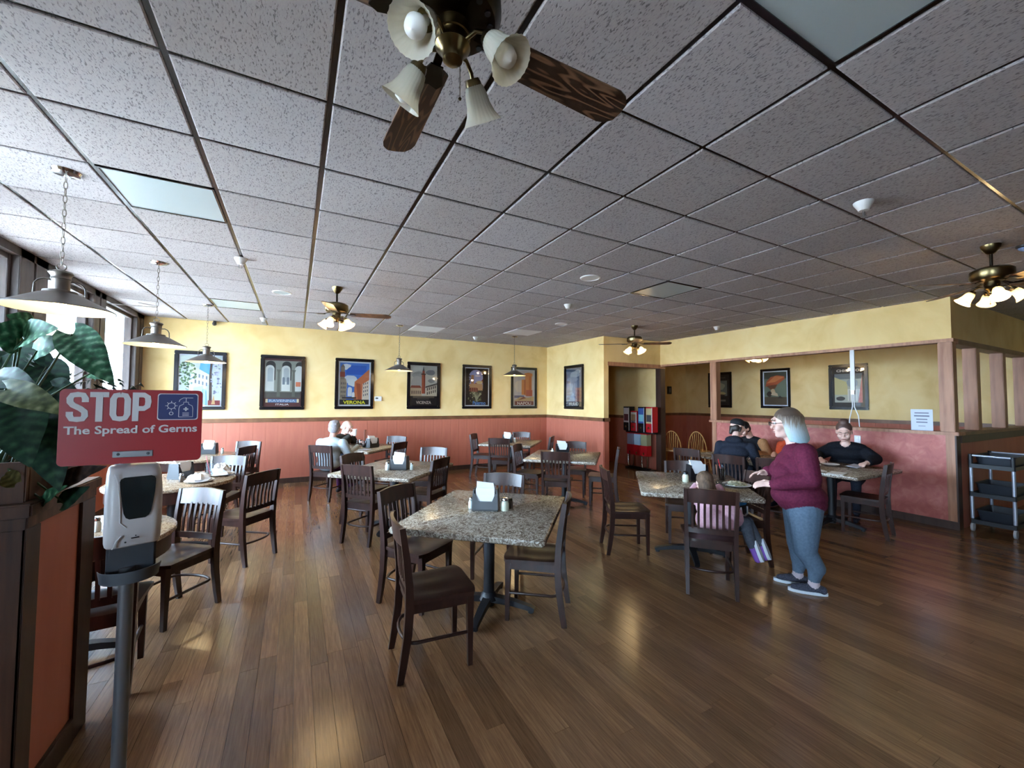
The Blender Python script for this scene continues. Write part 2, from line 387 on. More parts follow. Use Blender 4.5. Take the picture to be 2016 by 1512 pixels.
for i in range(-3, 20):
    for j in range(-7, 13):
        x0, x1 = max(GX+GT*i, XL)+.013, min(GX+GT*(i+1), XR)-.013
        y0, y1 = max(GY+GT*j, YF)+.010, min(GY+GT*(j+1), YB)-.010
        if x1-x0 < .03 or y1-y0 < .03: continue
        cx, cy = (x0+x1)/2, (y0+y1)/2
        inside = (cx < XM+.3 or cy < YJ+.3) and (cx < XH+.3 or cy < YC+.3)
        w, h = round(x1-x0, 3), round(y1-y0, 3)
        k = PANELS.get((i, j))
        if k == 'light':
            t = thing('troffer_light', PLAB[(i, j)], 'ceiling light', (cx, cy, CH), 0, 'unlit ceiling light panels')
            MB().box(-w/2, w/2, -h/2, -h/2+.012, -.006, .01).box(-w/2, w/2, h/2-.012, h/2, -.006, .01).box(-w/2, -w/2+.012, -h/2+.012, h/2-.012, -.006, .01).box(w/2-.012, w/2, -h/2+.012, h/2-.012, -.006, .01).build('frame', M_TEE, t)
            MB().box(-w/2+.012, w/2-.012, -h/2+.012, h/2-.012, -.001, .008).build('lens', M_PANEL, t)
            continue
        if k == 'vent':
            t = thing('air_vent', PLAB[(i, j)], 'vent', (cx, cy, CH), 0, 'ceiling air vents')
            MB().box(-w/2, w/2, -h/2, -h/2+.03, -.008, .01).box(-w/2, w/2, h/2-.03, h/2, -.008, .01).box(-w/2, -w/2+.03, -h/2+.03, h/2-.03, -.008, .01).box(w/2-.03, w/2, -h/2+.03, h/2-.03, -.008, .01).build('frame', M_WHITE, t)
            sm = MB().tube([(-w/2+.03, 0, 0), (w/2-.03, 0, 0)], 1, sq=(.03, .003), up=(0, .6, 1)).mesh('slat', M_WHITE)
            for q in range(14): link('slat', sm, t, (0, -h/2+.05+q*(h-.1)/13, .0))
            continue
        if inside and ntile < 300 and cy > -1.3:
            key = (w, h)
            if key not in T_ME: T_ME[key] = tile_mesh(w, h, M_TILE, 'ceiling_tile')
            link('ceiling_tile', T_ME[key], ce, (cx, cy, CH)); ntile += 1
        else:
            ftile.box(x0, x1, y0, y1, CH-.004, CH+.012)
o = ftile.build('ceiling_tile_field', M_TILE, ce); o['kind'] = 'stuff'

RAIL0, RAIL1 = 1.175, 1.25
tn = [0]
def trim(b, m=None):
    tn[0] += 1; return struct(b.build('trim_%d' % tn[0], m or M_TRIM))
def wall(name, x0, x1, y0, y1, z0=0., z1=CH+.03, m=None):
    return struct(MB().box(x0, x1, y0, y1, z0, z1).build(name, m or M_YEL))
BW = .205
bd_me = MB().box(-BW/2+.0015, BW/2-.0015, -.006, .006, .0, RAIL0, 0).mesh('wainscot_board', M_TER)
def wainscot(par, a, b, face, axis, sgn):
    """boards on a wall: axis 'x' runs along x at y=face, sgn = outward direction"""
    n = max(1, round((b-a)/BW)); w = (b-a)/n; p = sorted((face, face+sgn*.004))
    (MB().box(a, b, p[0], p[1], 0, RAIL0) if axis == 'x' else MB().box(p[0], p[1], a, b, 0, RAIL0)).build('wainscot_backing', M_TER, par)
    for i in range(n):
        c = a+w*(i+.5)
        o = link('wainscot_board', bd_me, par, (c, face+sgn*.006, 0) if axis == 'x' else (face+sgn*.006, c, 0), (0, 0, 0 if axis == 'x' else PI/2))
        o.scale = (w/BW, 1, 1)
def rail(a, b, face, axis, sgn, base=True):
    for (z0, z1, d) in ((RAIL0, RAIL1, .03),)+(((0, .1, .016+.012),) if base else ()):
        p = sorted((face, face+sgn*d))
        if axis == 'x': bx = MB().box(a, b, p[0], p[1], z0, z1, c=.004)
        else: bx = MB().box(p[0], p[1], a, b, z0, z1, c=.004)
        if z0 > .5: trim(bx)
        else:
            tn[0] += 0; o = struct(bx.build('baseboard_%s' % {('x', -1): 'back', ('y', -1): 'right', ('y', 1): 'left', ('x', 1): 'front'}[(axis, sgn)], M_DTRIM))
wb = wall('wall_back', XL-.15, XR, YB, YB+.15)
wainscot(wb, XL, XM, YB, 'x', -1); rail(XL, XM, YB, 'x', -1)
wainscot(wb, XM+.13, XH, YB, 'x', -1); rail(XM+.13, XH, YB, 'x', -1, False)
wainscot(wb, XH+.12, XR, YB, 'x', -1); rail(XH+.12, XR, YB, 'x', -1, False)
wr = wall('wall_right', XM, XM+.13, YJ, YB)
wainscot(wr, YJ, YB, XM, 'y', -1); rail(YJ-.03, YB, XM, 'y', -1)
o = MB().box(XM, XM+.13, YJ-.012, YJ, 0, RAIL0).build('wainscot_panel', M_TER, wr)
trim(MB().box(XM-.03, XM+.15, YJ-.03, YJ, RAIL0, RAIL1, c=.004))
# header over the hall opening and along the right dining room
wall('wall_right_header', XM+.13, XH+.13, YJ, YJ+.13, 2.46)
wall('wall_right_header_long', XH, XH+.13, YC, YJ, 2.46)
wall('wall_right_header_end', XH+.13, XR, YC, YC+.13, 2.46)
trim(MB().box(XM+.11, XH+.15, YJ-.02, YJ+.15, 2.375, 2.46, c=.004), M_POST)
trim(MB().box(XH-.02, XH+.15, YC-.02, YJ-.02, 2.415, 2.46, c=.004), M_POST)
trim(MB().box(XH+.15, XR, YC-.02, YC+.15, 2.39, 2.46, c=.004))
wh = wall('wall_hall', XH, XH+.12, YJ+.13, YB)
wainscot(wh, YJ+.13, YB, XH, 'y', -1); rail(YJ+.15, YB, XH, 'y', -1, False)
trim(MB().box(XH-.02, XH+.14, YJ-.02, YJ+.13, 0, 2.375, c=.006), M_DTRIM)
# half wall with cap, end boards and base
def halfwall(name, x0, x1, y0, y1): return struct(MB().box(x0, x1, y0, y1, 0, 1.2).build(name, M_PINK))
halfwall('wall_half', XH, XH+.13, YC, 5.40)
halfwall('wall_half_end', XH+.13, XR, YC, YC+.13)
trim(MB().box(XH-.05, XH+.18, YC-.05, 5.47, 1.2, 1.245, c=.005), M_POST)
trim(MB().box(XH+.18, XR, YC-.05, YC+.18, 1.2, 1.245, c=.005))
trim(MB().box(XH-.012, XH, YC-.012, YC+.085, .1, 1.2, c=.003), M_POST)
trim(MB().box(XH-.012, XH, 5.33, 5.41, .1, 1.2, c=.003), M_POST)
trim(MB().box(XH-.012, XH+.142, 5.40, 5.425, 0, 1.2, c=.003), M_POST)
trim(MB().box(XH-.016, XH+.13, YC-.016, YC, 0, 1.2, c=.003), M_DTRIM)
trim(MB().box(XH-.022, XH, YC-.02, 5.42, 0, .1, c=.004), M_DTRIM)
trim(MB().box(XH+.13, XR, YC-.03, YC, 1.10, 1.2, c=.004), M_DTRIM)
halfp = MB().box(XH+.13, XR, YC-.008, YC, 0, 1.1); struct(halfp.build('wall_half_panel', M_TER))
pm = MB().box(-.07, .07, -.07, .07, 1.245, 2.415, c=.006).mesh('timber_post', M_POST)
for q, (px, py, lab) in enumerate(((XH+.065, 5.395, 'square fir post on the half wall left of the seated cap wearer'), (XH+.065, YC+.065, 'square fir post on the half wall corner beside the paper sign'),
      (8.45, YC+.065, 'second square fir post along the half wall behind the cart'), (9.62, YC+.065, 'third square fir post along the half wall behind the cart'), (10.8, YC+.065, 'square fir post at the right edge of the picture'))):
    o = link('timber_post', pm, None, (px, py, 0)); tag(o, lab, 'post', 'timber posts on the half wall')
# far wall of the second dining room and closing walls
wfr = wall('wall_right_far', XR, XR+.15, YF, YB+.15)
wainscot(wfr, YC+.13, YB, XR, 'y', -1); rail(YC+.13, YB, XR, 'y', -1, False)
wf = wall('wall_front', XL-.15, XR+.15, YF-.15, YF, 0, CH+.03, M_PLANTER)  # unseen wall, dark wood chosen to cut light bouncing onto the foreground
rail(XL, XR, YF, 'x', 1)
# window wall on the left
SILL = .72
wl = wall('wall_left', XL-.15, XL, YF, YB, 0, SILL, M_TER)
trim(MB().box(XL-.17, XL+.05, YF, YB, SILL, SILL+.035, c=.004))
struct(MB().box(XL, XL+.025, YF, YB, 0, .1, c=.004).build('baseboard_left', M_DTRIM))
edges = [-2.6, -1.7, -.4, 2.5, 3.75, 4.15, 5.47, 5.96, 7.06, 7.43, 8.65, 8.98]  # first opening, behind the camera: unseen window added to light the foreground
for q in range(0, len(edges), 2):
    a, b = edges[q], edges[q+1]
    if q <= 2: wall('wall_left_near' if q else 'wall_left_rear', XL-.15, XL, a, b, SILL+.035); continue
    trim(MB().box(XL-.15, XL+.01, a, (a+b)/2-.012, SILL+.035, CH+.03, c=.006).box(XL-.15, XL-.03, (a+b)/2-.012, (a+b)/2+.012, SILL+.035, CH+.03).box(XL-.15, XL+.01, (a+b)/2+.012, b, SILL+.035, CH+.03, c=.006), M_WINFR)
trim(MB().box(XL-.15, XL+.01, YF, YB, CH-.075, CH+.03), M_WINFR)
for q in range(1, len(edges)-1, 2):
    a, b = edges[q], edges[q+1]; z0, z1 = SILL+.035, CH-.075
    f = MB()
    for bx in ((a, a+.045, z0, z1), (b-.045, b, z0, z1), (a+.045, b-.045, z0, z0+.045), (a+.045, b-.045, z1-.045, z1)):
        f.box(XL-.11, XL-.05, bx[0], bx[1], bx[2], bx[3], c=.004)
    w = struct(f.build('window_%d' % ((q+1)//2), M_WINFR))
    MB().box(XL-.084, XL-.078, a+.045, b-.045, z0+.045, z1-.045).build('pane', M_GLASS, w)
    ad = bpy.data.lights.new('window_portal', 'AREA'); ad.shape = 'RECTANGLE'; ad.size = b-a; ad.size_y = z1-z0; ad.cycles.is_portal = True
    ao = bpy.data.objects.new('window_portal', ad); COL.objects.link(ao); ao.location = (XL-.16, (a+b)/2, (z0+z1)/2)
    ao.rotation_euler = Vector((1, 0, 0)).to_track_quat('-Z', 'Z').to_euler()
# outside: covered walkway, columns, lot
struct(MB().box(-60, XL-.16, -50, 60, -.25, -.15).build('ground_outside', M_CONC))
struct(MB().box(XL-1.7, XL-.15, -14, 20, 2.98, 3.12).build('walkway_soffit', M_SOFF))
struct(MB().box(XL-1.85, XL-1.7, -14, 20, 2.72, 3.3).build('walkway_fascia', M_TANST))
for k, yy in enumerate((4.9, 9.7)):
    cb = MB().box(XL-1.7, XL-1.4, yy-.15, yy+.15, -.15, 2.98, c=.01).box(XL-1.74, XL-1.36, yy-.19, yy+.19, -.15, .25, c=.01).box(XL-1.74, XL-1.36, yy-.19, yy+.19, 2.75, 2.98, c=.01)
    tag(cb.build('walkway_column', M_TANST), 'tan stucco column outside the windows, nearer the camera' if k == 0 else 'tan stucco column outside the farthest window', 'column', 'walkway columns')
# ------------------------------------------------------------------ chairs
def seat_mesh():
    n = 12; vs = []
    def pt(u, v):
        y = -.20+.42*v
        w = .192+.028*v
        x = (u*2-1)
        # round the corners
        yy = y; k = abs(x)
        if v > .75: yy = y-.03*max(0, k-.6)**2/.16*((v-.75)/.25)
        if v < .2: yy = y+.02*max(0, k-.6)**2/.16*((.2-v)/.2)
        return x*w, yy
    for top in (1, 0):
        for i in range(n+1):
            for j in range(n+1):
                u, v = i/n, j/n; x, y = pt(u, v)
                if top:
                    dip = .012*(math.exp(-((x-.09)/.07)**2)+math.exp(-((x+.09)/.07)**2))*math.exp(-((v-.42)/.3)**2)
                    e = min(u, 1-u, v, 1-v)*n
                    z = .462-dip-(.006 if e < .5 else 0)
                else: z = .432
                vs.append((x, y, z))
    fs = []; S = (n+1)*(n+1)
    for i in range(n):
        for j in range(n):
            a = i*(n+1)+j; fs.append((a, a+n+1, a+n+2, a+1)); fs.append((S+a, S+a+1, S+a+n+2, S+a+n+1))
    for i in range(n):
        for a, b in ((i*(n+1), (i+1)*(n+1)), ((i+1)*(n+1)+n, i*(n+1)+n), (i+1, i), (n*(n+1)+i, n*(n+1)+i+1)):
            fs.append((a, S+a, S+b, b))
    return MB().add(vs, fs).mesh('seat', M_CHAIR, 35)
def curved_board(w, z0, z1, y0, sag, th, name, crest=0., lean=0.):
    n = 10; b = MB(); vs = []
    for i in range(n+1):
        x = -w+2*w*i/n; yc = y0-sag*(1-(x/w)**2)
        for (dy, z) in ((th/2, z0), (th/2+lean, z1+crest*(1-(x/w)**2)), (-th/2+lean, z1+crest*(1-(x/w)**2)), (-th/2, z0)): vs.append((x, yc+dy, z))
    fs = [(0, 1, 2, 3)[::-1], tuple(n*4+k for k in range(4))]
    for i in range(n):
        for k in range(4): fs.append((i*4+k, i*4+(k+1) % 4, (i+1)*4+(k+1) % 4, (i+1)*4+k))
    return b.add(vs, fs).mesh(name, M_CHAIR, 40)
def make_chair(label):
    t = thing('dining_chair', label, 'chair', group='dark slat-back dining chairs')
    link('seat', seat_mesh(), t)
    MB().box(-.17, .17, .175, .195, .375, .432).box(-.16, .16, -.185, -.165, .375, .432).box(-.185, -.165, -.18, .18, .375, .432).box(.165, .185, -.18, .18, .375, .432).build('seat_frame', M_CHAIR, t)
    for s in (-1, 1):
        MB().tube([(s*.185, -.235, 0), (s*.185, -.215, .12), (s*.185, -.195, .27), (s*.186, -.188, .42), (s*.19, -.193, .55), (s*.195, -.21, .7), (s*.198, -.238, .88)], [.85, 1, 1.1, 1.15, 1.05, .95, .8], sq=(.042, .03), up=(1, 0, 0)).build('rear_leg', M_CHAIR, t, 30)
        MB().tube([(s*.172, .185, 0), (s*.172, .182, .25), (s*.172, .180, .43)], [.72, .92, 1.1], sq=(.038, .038), up=(1, 0, 0)).build('front_leg', M_CHAIR, t, 30)
    link('top_rail', curved_board(.2, .765, .878, -.215, .03, .02, 'top_rail', .012, -.02), t)
    link('lower_rail', curved_board(.188, .505, .55, -.188, .012, .018, 'lower_rail'), t)
    sm = MB().tube([(0, 0, .54), (0, -.008, .66), (0, -.028, .775)], 1, sq=(.01, .019), up=(1, 0, 0)).mesh('slat', M_CHAIR)
    for k in range(7):
        x = -.141+.047*k; link('slat', sm, t, (x, -.197-.012*(1-(x/.19)**2), 0))
    hp = [(-.172, .18, .2)]
    for a in range(0, 181, 20): hp.append((-.176*math.cos(R(a)), -.14-.075*math.sin(R(a)), .205))
    hp.append((.172, .18, .2))
    MB().tube(hp, .0105, 8).build('hoop_stretcher', M_CHAIR, t, 60)
    return t
CH0 = make_chair('x'); CHU = [False]
def place_chair(mx, my, facing, label):
    """mx,my: middle of the top rail seen in plan; facing in degrees"""
    a = R(facing); ox, oy = mx+.235*math.cos(a), my+.235*math.sin(a)
    if not CHU[0]:
        CHU[0] = True; CH0.location = (ox, oy, 0); CH0.rotation_euler = (0, 0, a-PI/2); CH0['label'] = label; return CH0
    return dup(CH0, (ox, oy, 0), a-PI/2, label)
DC = 'dark slat-back chair '
for c in (
    (.575, 2.58, -4, DC+'nearest the camera, pulled out left of the front table'),
    (.775, 3.52, -55, DC+'at the left of the front table, behind the nearest chair'),
    (1.85, 2.585, 140, DC+'at the right side of the front table'),
    (1.86, 3.66, -133, DC+'with sunlit top rail at the far side of the front table'),
    (.62, 4.86, 43, DC+'with its back to us at the second-row left table'),
    (1.63, 4.97, 132, DC+'at the right side of the second-row left table'),
    (1.90, 6.13, -125, DC+'with sunlit rail beyond the second-row left table'),
    (.69, 5.88, -48, DC+'at the left of the second-row left table, partly hidden'),
    (.36, 7.16, 48, DC+'under the grey-haired woman in the pale sweater'),
    (1.60, 7.10, 134, DC+'with dark back at the right of the old couple\'s table'),
    (1.80, 8.28, -132, DC+'against the back wall beyond the old couple\'s table'),
    (3.42, 8.22, -42, DC+'facing right at the left of the far corner table'),
    (3.48, 7.08, 50, DC+'with its back to us at the far corner table'),
    (4.62, 8.22, -130, DC+'with sunlit rail at the far side of the corner table'),
    (4.66, 7.02, 136, DC+'at the right of the far corner table, against the right wall'),
    (3.27, 5.98, -50, DC+'edge-on at the left of the middle right table'),
    (3.30, 4.88, 50, DC+'with its back to us at the middle right table'),
    (4.42, 5.93, -130, DC+'with sunlit rail beyond the middle right table'),
    (4.47, 4.87, 137, DC+'seen as a thin upright edge right of the middle right table'),
    (3.03, 3.52, -29, DC+'facing right at the left of the family table'),
    (3.08, 2.25, 42, DC+'holding the little girl at the near side of the family table'),
    (4.21, 3.46, -136, DC+'at the far side of the family table behind its napkin dispenser'),
    (4.24, 2.55, 154, DC+'beside the standing woman at the right of the family table'),
    (5.28, 3.59, 15, DC+'under the person in the black cap'),
    (5.49, 3.09, 20, DC+'half hidden by the standing woman\'s arm, next to the cap wearer'),
    (5.40, 4.36, 12, DC+'left of the cap wearer near the half wall end'),
    (6.36, 2.24, 101, DC+'below the black-shirted woman\'s table beside the half wall'),
    (-.65, 4.12, -128, DC+'with pale sunlit back at the nearest round table'),
    (-.27, 4.84, 140, DC+'with dark back turned to the round tables on the left'),
    (-.73, 6.30, -112, DC+'with pale rail at the far side of the second round table'),
    (-.64, 7.46, 150, DC+'with dark back beside the farthest round table'),
    (-.69, 8.32, -118, DC+'with pale rail against the back wall at the farthest round table'),
    (-.95, 2.95, 95, DC+'in shadow below the sanitizer dispenser, at the near round table'),
): place_chair(*c)

# ------------------------------------------------------------------ tables
def rounded_rect(w, d, r, n=5):
    p = []
    for cx, cy, a0 in ((w/2-r, d/2-r, 0), (-w/2+r, d/2-r, 90), (-w/2+r, -d/2+r, 180), (w/2-r, -d/2+r, 270)):
        for k in range(n+1): a = R(a0+90*k/n); p.append((cx+r*math.cos(a), cy+r*math.sin(a)))
    return p
def slab(poly, z0, z1, e, m, name, parent):
    """edge-rounded slab: rings of a polygon"""
    n = len(poly); rings = []
    for z, k in ((z0, e), (z0+e*.5, e*.25), ((z0+z1)/2, 0), (z1-e*.5, e*.25), (z1, e)):
        r = []
        for i, (x, y) in enumerate(poly):
            L = math.hypot(x, y); s = (L-k)/L; r.append((x*s, y*s, z))
        rings.append(r)
    vs = [v for r in rings for v in r]; fs = [list(range(n))[::-1], [4*n+i for i in range(n)]]
    for q in range(4): fs += [(q*n+i, q*n+(i+1) % n, (q+1)*n+(i+1) % n, (q+1)*n+i) for i in range(n)]
    return MB().add(vs, fs).build(name, m, parent, 40)
def pedestal(t):
    MB().lathe([(.042, .02), (.042, .70)], 20).build('pole', M_BLACK, t, 40)
    MB().lathe([(.075, .07), (.062, .10), (.045, .125)], 20).build('collar', M_BLACK, t, 40)
    fm = MB().tube([(.03, 0, .075), (.2, 0, .06), (.33, 0, .035), (.36, 0, .02)], [1.2, 1, .85, .8], sq=(.055, .04), up=(0, 0, 1)).lathe([(.022, 0), (.022, .02)], 10, c=(.335, 0, 0)).mesh('foot', M_BLACK, 40)
    for k in range(4): link('foot', fm, t, rot=(0, 0, PI/2*k))
    MB().box(-.25, .25, -.03, .03, .69, .709).box(-.03, .03, -.25, .25, .69, .7085).build('top_plate', M_BLACK, t)
def square_table(label):
    t = thing('dining_table', label, 'table', group='patterned square dining tables')
    slab(rounded_rect(1.22, 1.07, .03, 4), .709, .752, .012, M_TABLE, 'tabletop', t); pedestal(t); return t
TA = R(48.5)
ST = 'rectangular table with swirl-patterned stone-look top, '
t0 = square_table(ST+'nearest and front centre'); t0.location = (1.375, 2.955, 0); t0.rotation_euler = (0, 0, TA)
for (x, y, a, lab) in ((1.14, 5.28, 47, 'second row left, in front of the old couple'), (1.08, 7.85, 48, 'under the old couple by the back wall'),
       (3.98, 7.50, 48, 'in the far corner below the NAPOLI poster'), (3.78, 5.34, 47, 'in the middle of the room right of centre'), (3.74, 2.975, 47.5, 'where the little girl sits'),
       (6.34, 2.84, 0, 'under the black-shirted woman by the half wall'), (6.30, 4.03, 90, 'in front of the cap wearer by the half wall')):
    d = dup(t0, (x, y, 0), R(a), ST+lab)
t0 = None
def round_table(label, x, y):
    t = thing('round_table', label, 'table', (x, y, 0), 0, 'round wood-edged tables')
    p = [(.55*math.cos(2*PI*k/48), .55*math.sin(2*PI*k/48)) for k in range(48)]
    slab(p, .712, .752, .012, M_RTABLE, 'tabletop', t)
    MB().lathe([(.50, .60), (.52, .60), (.52, .712), (.50, .712), (.50, .60)], 40, cap=False).build('apron', M_CHAIR, t, 40)
    pedestal(t); return t
RT = 'round table with pale patterned top and wooden apron, '
round_table(RT+'nearest, behind the sanitizer dispenser', -1.25, 3.55)
round_table(RT+'second from the camera, with used plates', -1.12, 5.50)
round_table(RT+'farthest, by the back wall', -1.25, 7.62)

# ------------------------------------------------------------------ tabletop things
def dispenser_proto(label):
    t = thing('napkin_dispenser', label, 'napkin dispenser', group='black napkin dispensers on the tables')
    # trapezoid box, long in x, open V front and back
    w, d, h = .17, .11, .135
    b = MB().box(-w/2, w/2, -d/2, d/2, 0, .012, c=.003)
    for s in (-1, 1): b.add([(s*w/2, -d/2, .012), (s*w/2, d/2, .012), (s*(w/2-.006), d/2-.012, h), (s*(w/2-.006), -d/2+.012, h), (s*(w/2-.008), -d/2, .012), (s*(w/2-.008), d/2, .012), (s*(w/2-.014), d/2-.012, h), (s*(w/2-.014), -d/2+.012, h)],
                            [(0, 1, 2, 3), (7, 6, 5, 4), (0, 3, 7, 4), (1, 5, 6, 2), (3, 2, 6, 7), (0, 4, 5, 1)])
    b.box(-w/2+.006, w/2-.006, -.004, .004, .012, h-.01)
    b.build('body', M_BPLAS, t)
    for s in (-1, 1):
        f = MB()
        y = s*d/2; g = .018*s
        f.add([(-w/2+.004, y, .01), (w/2-.004, y, .01), (w/2-.004, y-g*.55, .115), (w/2-.022, y-g*.5, .105), (.045, y-g*.3, .06), (-.045, y-g*.3, .06), (-w/2+.022, y-g*.5, .105), (-w/2+.004, y-g*.55, .115)]+
              [(px, py-.005*s, pz) for px, py, pz in ((-w/2+.004, y, .01), (w/2-.004, y, .01), (w/2-.004, y-g*.55, .115), (w/2-.022, y-g*.5, .105), (.045, y-g*.3, .06), (-.045, y-g*.3, .06), (-w/2+.022, y-g*.5, .105), (-w/2+.004, y-g*.55, .115))],
              [tuple(range(8)), tuple(range(15, 7, -1))]+[(i, (i+1) % 8, 8+(i+1) % 8, 8+i) for i in range(8)])
        f.build('face_plate', M_BPLAS, t)
    for s in (-1, 1):
        for k in range(5):
            y = s*(.012+.007*k)
            MB().tube([(0, y, .018), (0, y*.98, .10), (0, y*.9, .128+.004*k)], 1, sq=(w-.035-.004*k, .005), up=(0, 1, 0)).build('napkin', M_PAPER, t)
    MB().add([(-.06, -.02, .12), (.06, -.02, .12), (.06, .012, .125), (-.06, .012, .125), (-.062, .015, .175), (.045, .012, .165), (.05, .022, .165), (-.066, .024, .175)],
             [(0, 3, 2, 1), (4, 5, 6, 7), (0, 1, 5, 4), (3, 7, 6, 2), (0, 4, 7, 3), (1, 2, 6, 5)]).build('pulled_napkin', M_PAPER, t, 30)
    return t
ND = 'black napkin dispenser with white napkins on the '
n0 = dispenser_proto(ND+'nearest front table'); n0.location = (1.36, 2.99, .752); n0.rotation_euler = (0, 0, R(-33)); n0.scale = (1.22, 1.22, 1.22)
for x, y, a, lab in ((1.16, 5.14, -32, 'second-row left table'), (1.24, 7.70, 30, 'old couple\'s table'), (3.86, 7.45, -35, 'far corner table'), (3.85, 5.50, -25, 'middle right table'),
                     (3.96, 3.06, -25, 'family table beside the girl'), (-1.08, 5.62, 60, 'second round table'), (-1.17, 7.86, -10, 'farthest round table')):
    dup(n0, (x, y, .752), R(a), ND+lab)
def shaker(name, label, x, y, body, h=.085, r=.022, lid=M_CHROME, cat='shaker'):
    t = thing(name, label, cat, (x, y, .752))
    MB().lathe([(r*.9, 0), (r, .006), (r, h*.55), (r*.75, h*.72), (r*.7, h*.76)], 16).build('jar', body, t, 40)
    MB().lathe([(r*.78, h*.76), (r*.8, h*.9), (r*.6, h), (0, h*1.01)], 16, cap=True).build('lid', lid, t, 40)
    return t
M_SALT = mat('salt_glass', (214, 226, 224), .2); M_PEP = mat('pepper_glass', (76, 62, 52), .25); M_CREAM = mat('cream_jar', (196, 190, 170), .25); M_CHEESE = mat('cheese_glass', (206, 208, 186), .25)
shaker('salt_shaker', 'pale salt shaker left of the front table\'s napkin dispenser', 1.265, 3.07, M_SALT)
shaker('cheese_shaker', 'round glass cheese shaker right of the front table\'s napkin dispenser', 1.475, 2.885, M_CHEESE, .10, .033)
shaker('pepper_shaker', 'dark pepper shaker behind the cheese shaker on the front table', 1.545, 2.925, M_PEP, .08, .022, M_DBRASS)
shaker('cheese_shaker', 'mint-white shaker left of the second-row left table\'s dispenser', 1.02, 5.16, M_SALT, .10, .033)
shaker('salt_shaker', 'small shaker right of the second-row left table\'s dispenser', 1.285, 5.05, M_SALT, .09, .02)
shaker('pepper_pot', 'black pepper pot behind the second-row left dispenser', 1.06, 5.30, M_BPLAS, .10, .04, M_BPLAS, 'pot')
shaker('creamer', 'rounded white creamer on the far corner table', 3.98, 7.36, M_CREAM, .10, .033, M_WHITE, 'creamer')
shaker('salt_shaker', 'shaker beside the middle right table\'s napkin dispenser', 3.72, 5.58, M_SALT, .09, .022)
shaker('cheese_shaker', 'glass shaker of green-white cheese on the family table', 3.735, 3.03, M_CHEESE, .11, .034, M_BPLAS)
shaker('pepper_shaker', 'brown shaker beside the cup on the second round table', -1.02, 5.34, M_PEP, .09, .024)
shaker('salt_shaker', 'shaker beside the farthest round table\'s dispenser', -1.0, 7.82, M_SALT, .09, .02)
shaker('creamer', 'white creamer on the nearest round table behind the planter', -1.22, 3.78, M_CREAM, .11, .036, M_WHITE, 'creamer')
shaker('salt_shaker', 'chrome-topped shaker on the nearest round table behind the planter', -1.12, 3.62, M_SALT, .09, .024)
M_COLA = mat('dark_cola', (34, 20, 18), .2); M_STRAW = mat('red_straw', (206, 40, 48), .4); M_PSTRAW = mat('pink_straw', (226, 110, 120), .4)
def tumbler(label, x, y, h=.145, r=.04, cola=.11, straw=None, cup=None):
    t = thing('tumbler', label, 'glass', (x, y, .752))
    MB().lathe([(r*.74, 0), (r, h), (r*.94, h), (r*.7, .006), (0, .006)], 20).build('cup', cup or M_CLEAR, t, 40)
    if cola: MB().lathe([(0, .008), (r*.68, .008), (r*(.7+.22*cola/h), cola), (0, cola)], 16).build('drink', M_COLA, t, 40)
    if straw: MB().tube([(.01, 0, .02), (-.018, .012, h), (-.034, .02, h+.075)], .0035, 6).build('straw', straw, t)
    return t
tumbler('tall glass of dark cola with a red straw on the family table', 4.16, 2.90, .16, .042, .13, M_STRAW)
tumbler('clear cup with a pink straw on the second round table', -.83, 5.60, .15, .045, .02, M_PSTRAW)
tumbler('shorter cola glass beside the old man\'s cup', 1.03, 7.93, .12, .04, .06)
tumbler('cola glass nearest the napkin dispenser on the old couple\'s table', 1.10, 7.72, .12, .04, .06)
tumbler('water glass in front of the orange-shirted diner', 5.95, 3.72, .13, .04, 0)
def plate(label, x, y, z=.752, r=.13, m=M_WHITE):
    o = MB().lathe([(0, .004), (r*.62, .004), (r, .018), (r*.99, .022), (r*.6, .010), (0, .009)], 28, cap=False).build('plate', m, None, 40, (x, y, z)); return tag(o, label, 'plate')
def crumple(name, label, x, y, z, sx, sy, sz, m, seed, cat, rz=0.):
    rr = random.Random(seed); b = MB(); b.sphere((0, 0, 0), 1, 14, 9)
    vs = []
    for v in b.v:
        k = .72+.5*rr.random(); zz = v[2]*k
        vs.append((v[0]*k*sx, v[1]*k*sy, max(zz, -.15)*sz+.15*sz))
    b.v = vs; o = b.build(name, m, None, None, (x, y, z)); o.rotation_euler = (0, 0, rz); return tag(o, label, cat)
plate('white plate under a crumpled napkin at the front of the second round table', -.86, 5.28)
plate('white plate under a peaked napkin at the right of the second round table', -.72, 5.62)
crumple('crumpled_napkin', 'crumpled white napkin on the front plate of the second round table', -.86, 5.28, .764, .10, .085, .07, M_PAPER, 3, 'napkin')
crumple('crumpled_napkin', 'peaked white napkin on the right plate of the second round table', -.72, 5.62, .764, .10, .08, .10, M_PAPER, 5, 'napkin')
plate('white plate of food in front of the little girl', 4.02, 2.64, r=.135)
M_FOOD = noise_mat('mixed_food', [(.3, (170, 176, 130)), (.5, (224, 220, 196)), (.7, (132, 150, 96))], ns=40, rough=.6)
crumple('salad', 'pale green and white food on the girl\'s plate', 4.02, 2.64, .762, .095, .08, .035, M_FOOD, 9, 'food')
o = MB().lathe([(0, .004), (.035, .004), (.06, .045), (.056, .046), (.03, .01), (0, .01)], 22, cap=False).build('glass_bowl', M_CLEAR, None, 40, (3.86, 2.70, .752)); tag(o, 'small pale glass bowl beside the girl\'s cola', 'bowl')
plate('plate of food in front of the black-shirted woman', 6.25, 3.05, r=.13); crumple('pasta', 'tan food on the plate of the black-shirted woman', 6.25, 3.05, .762, .08, .08, .035, mat('tan_food', (196, 164, 110), .6), 13, 'food')
plate('smaller plate right of the black-shirted woman\'s food', 6.52, 2.92, r=.10)
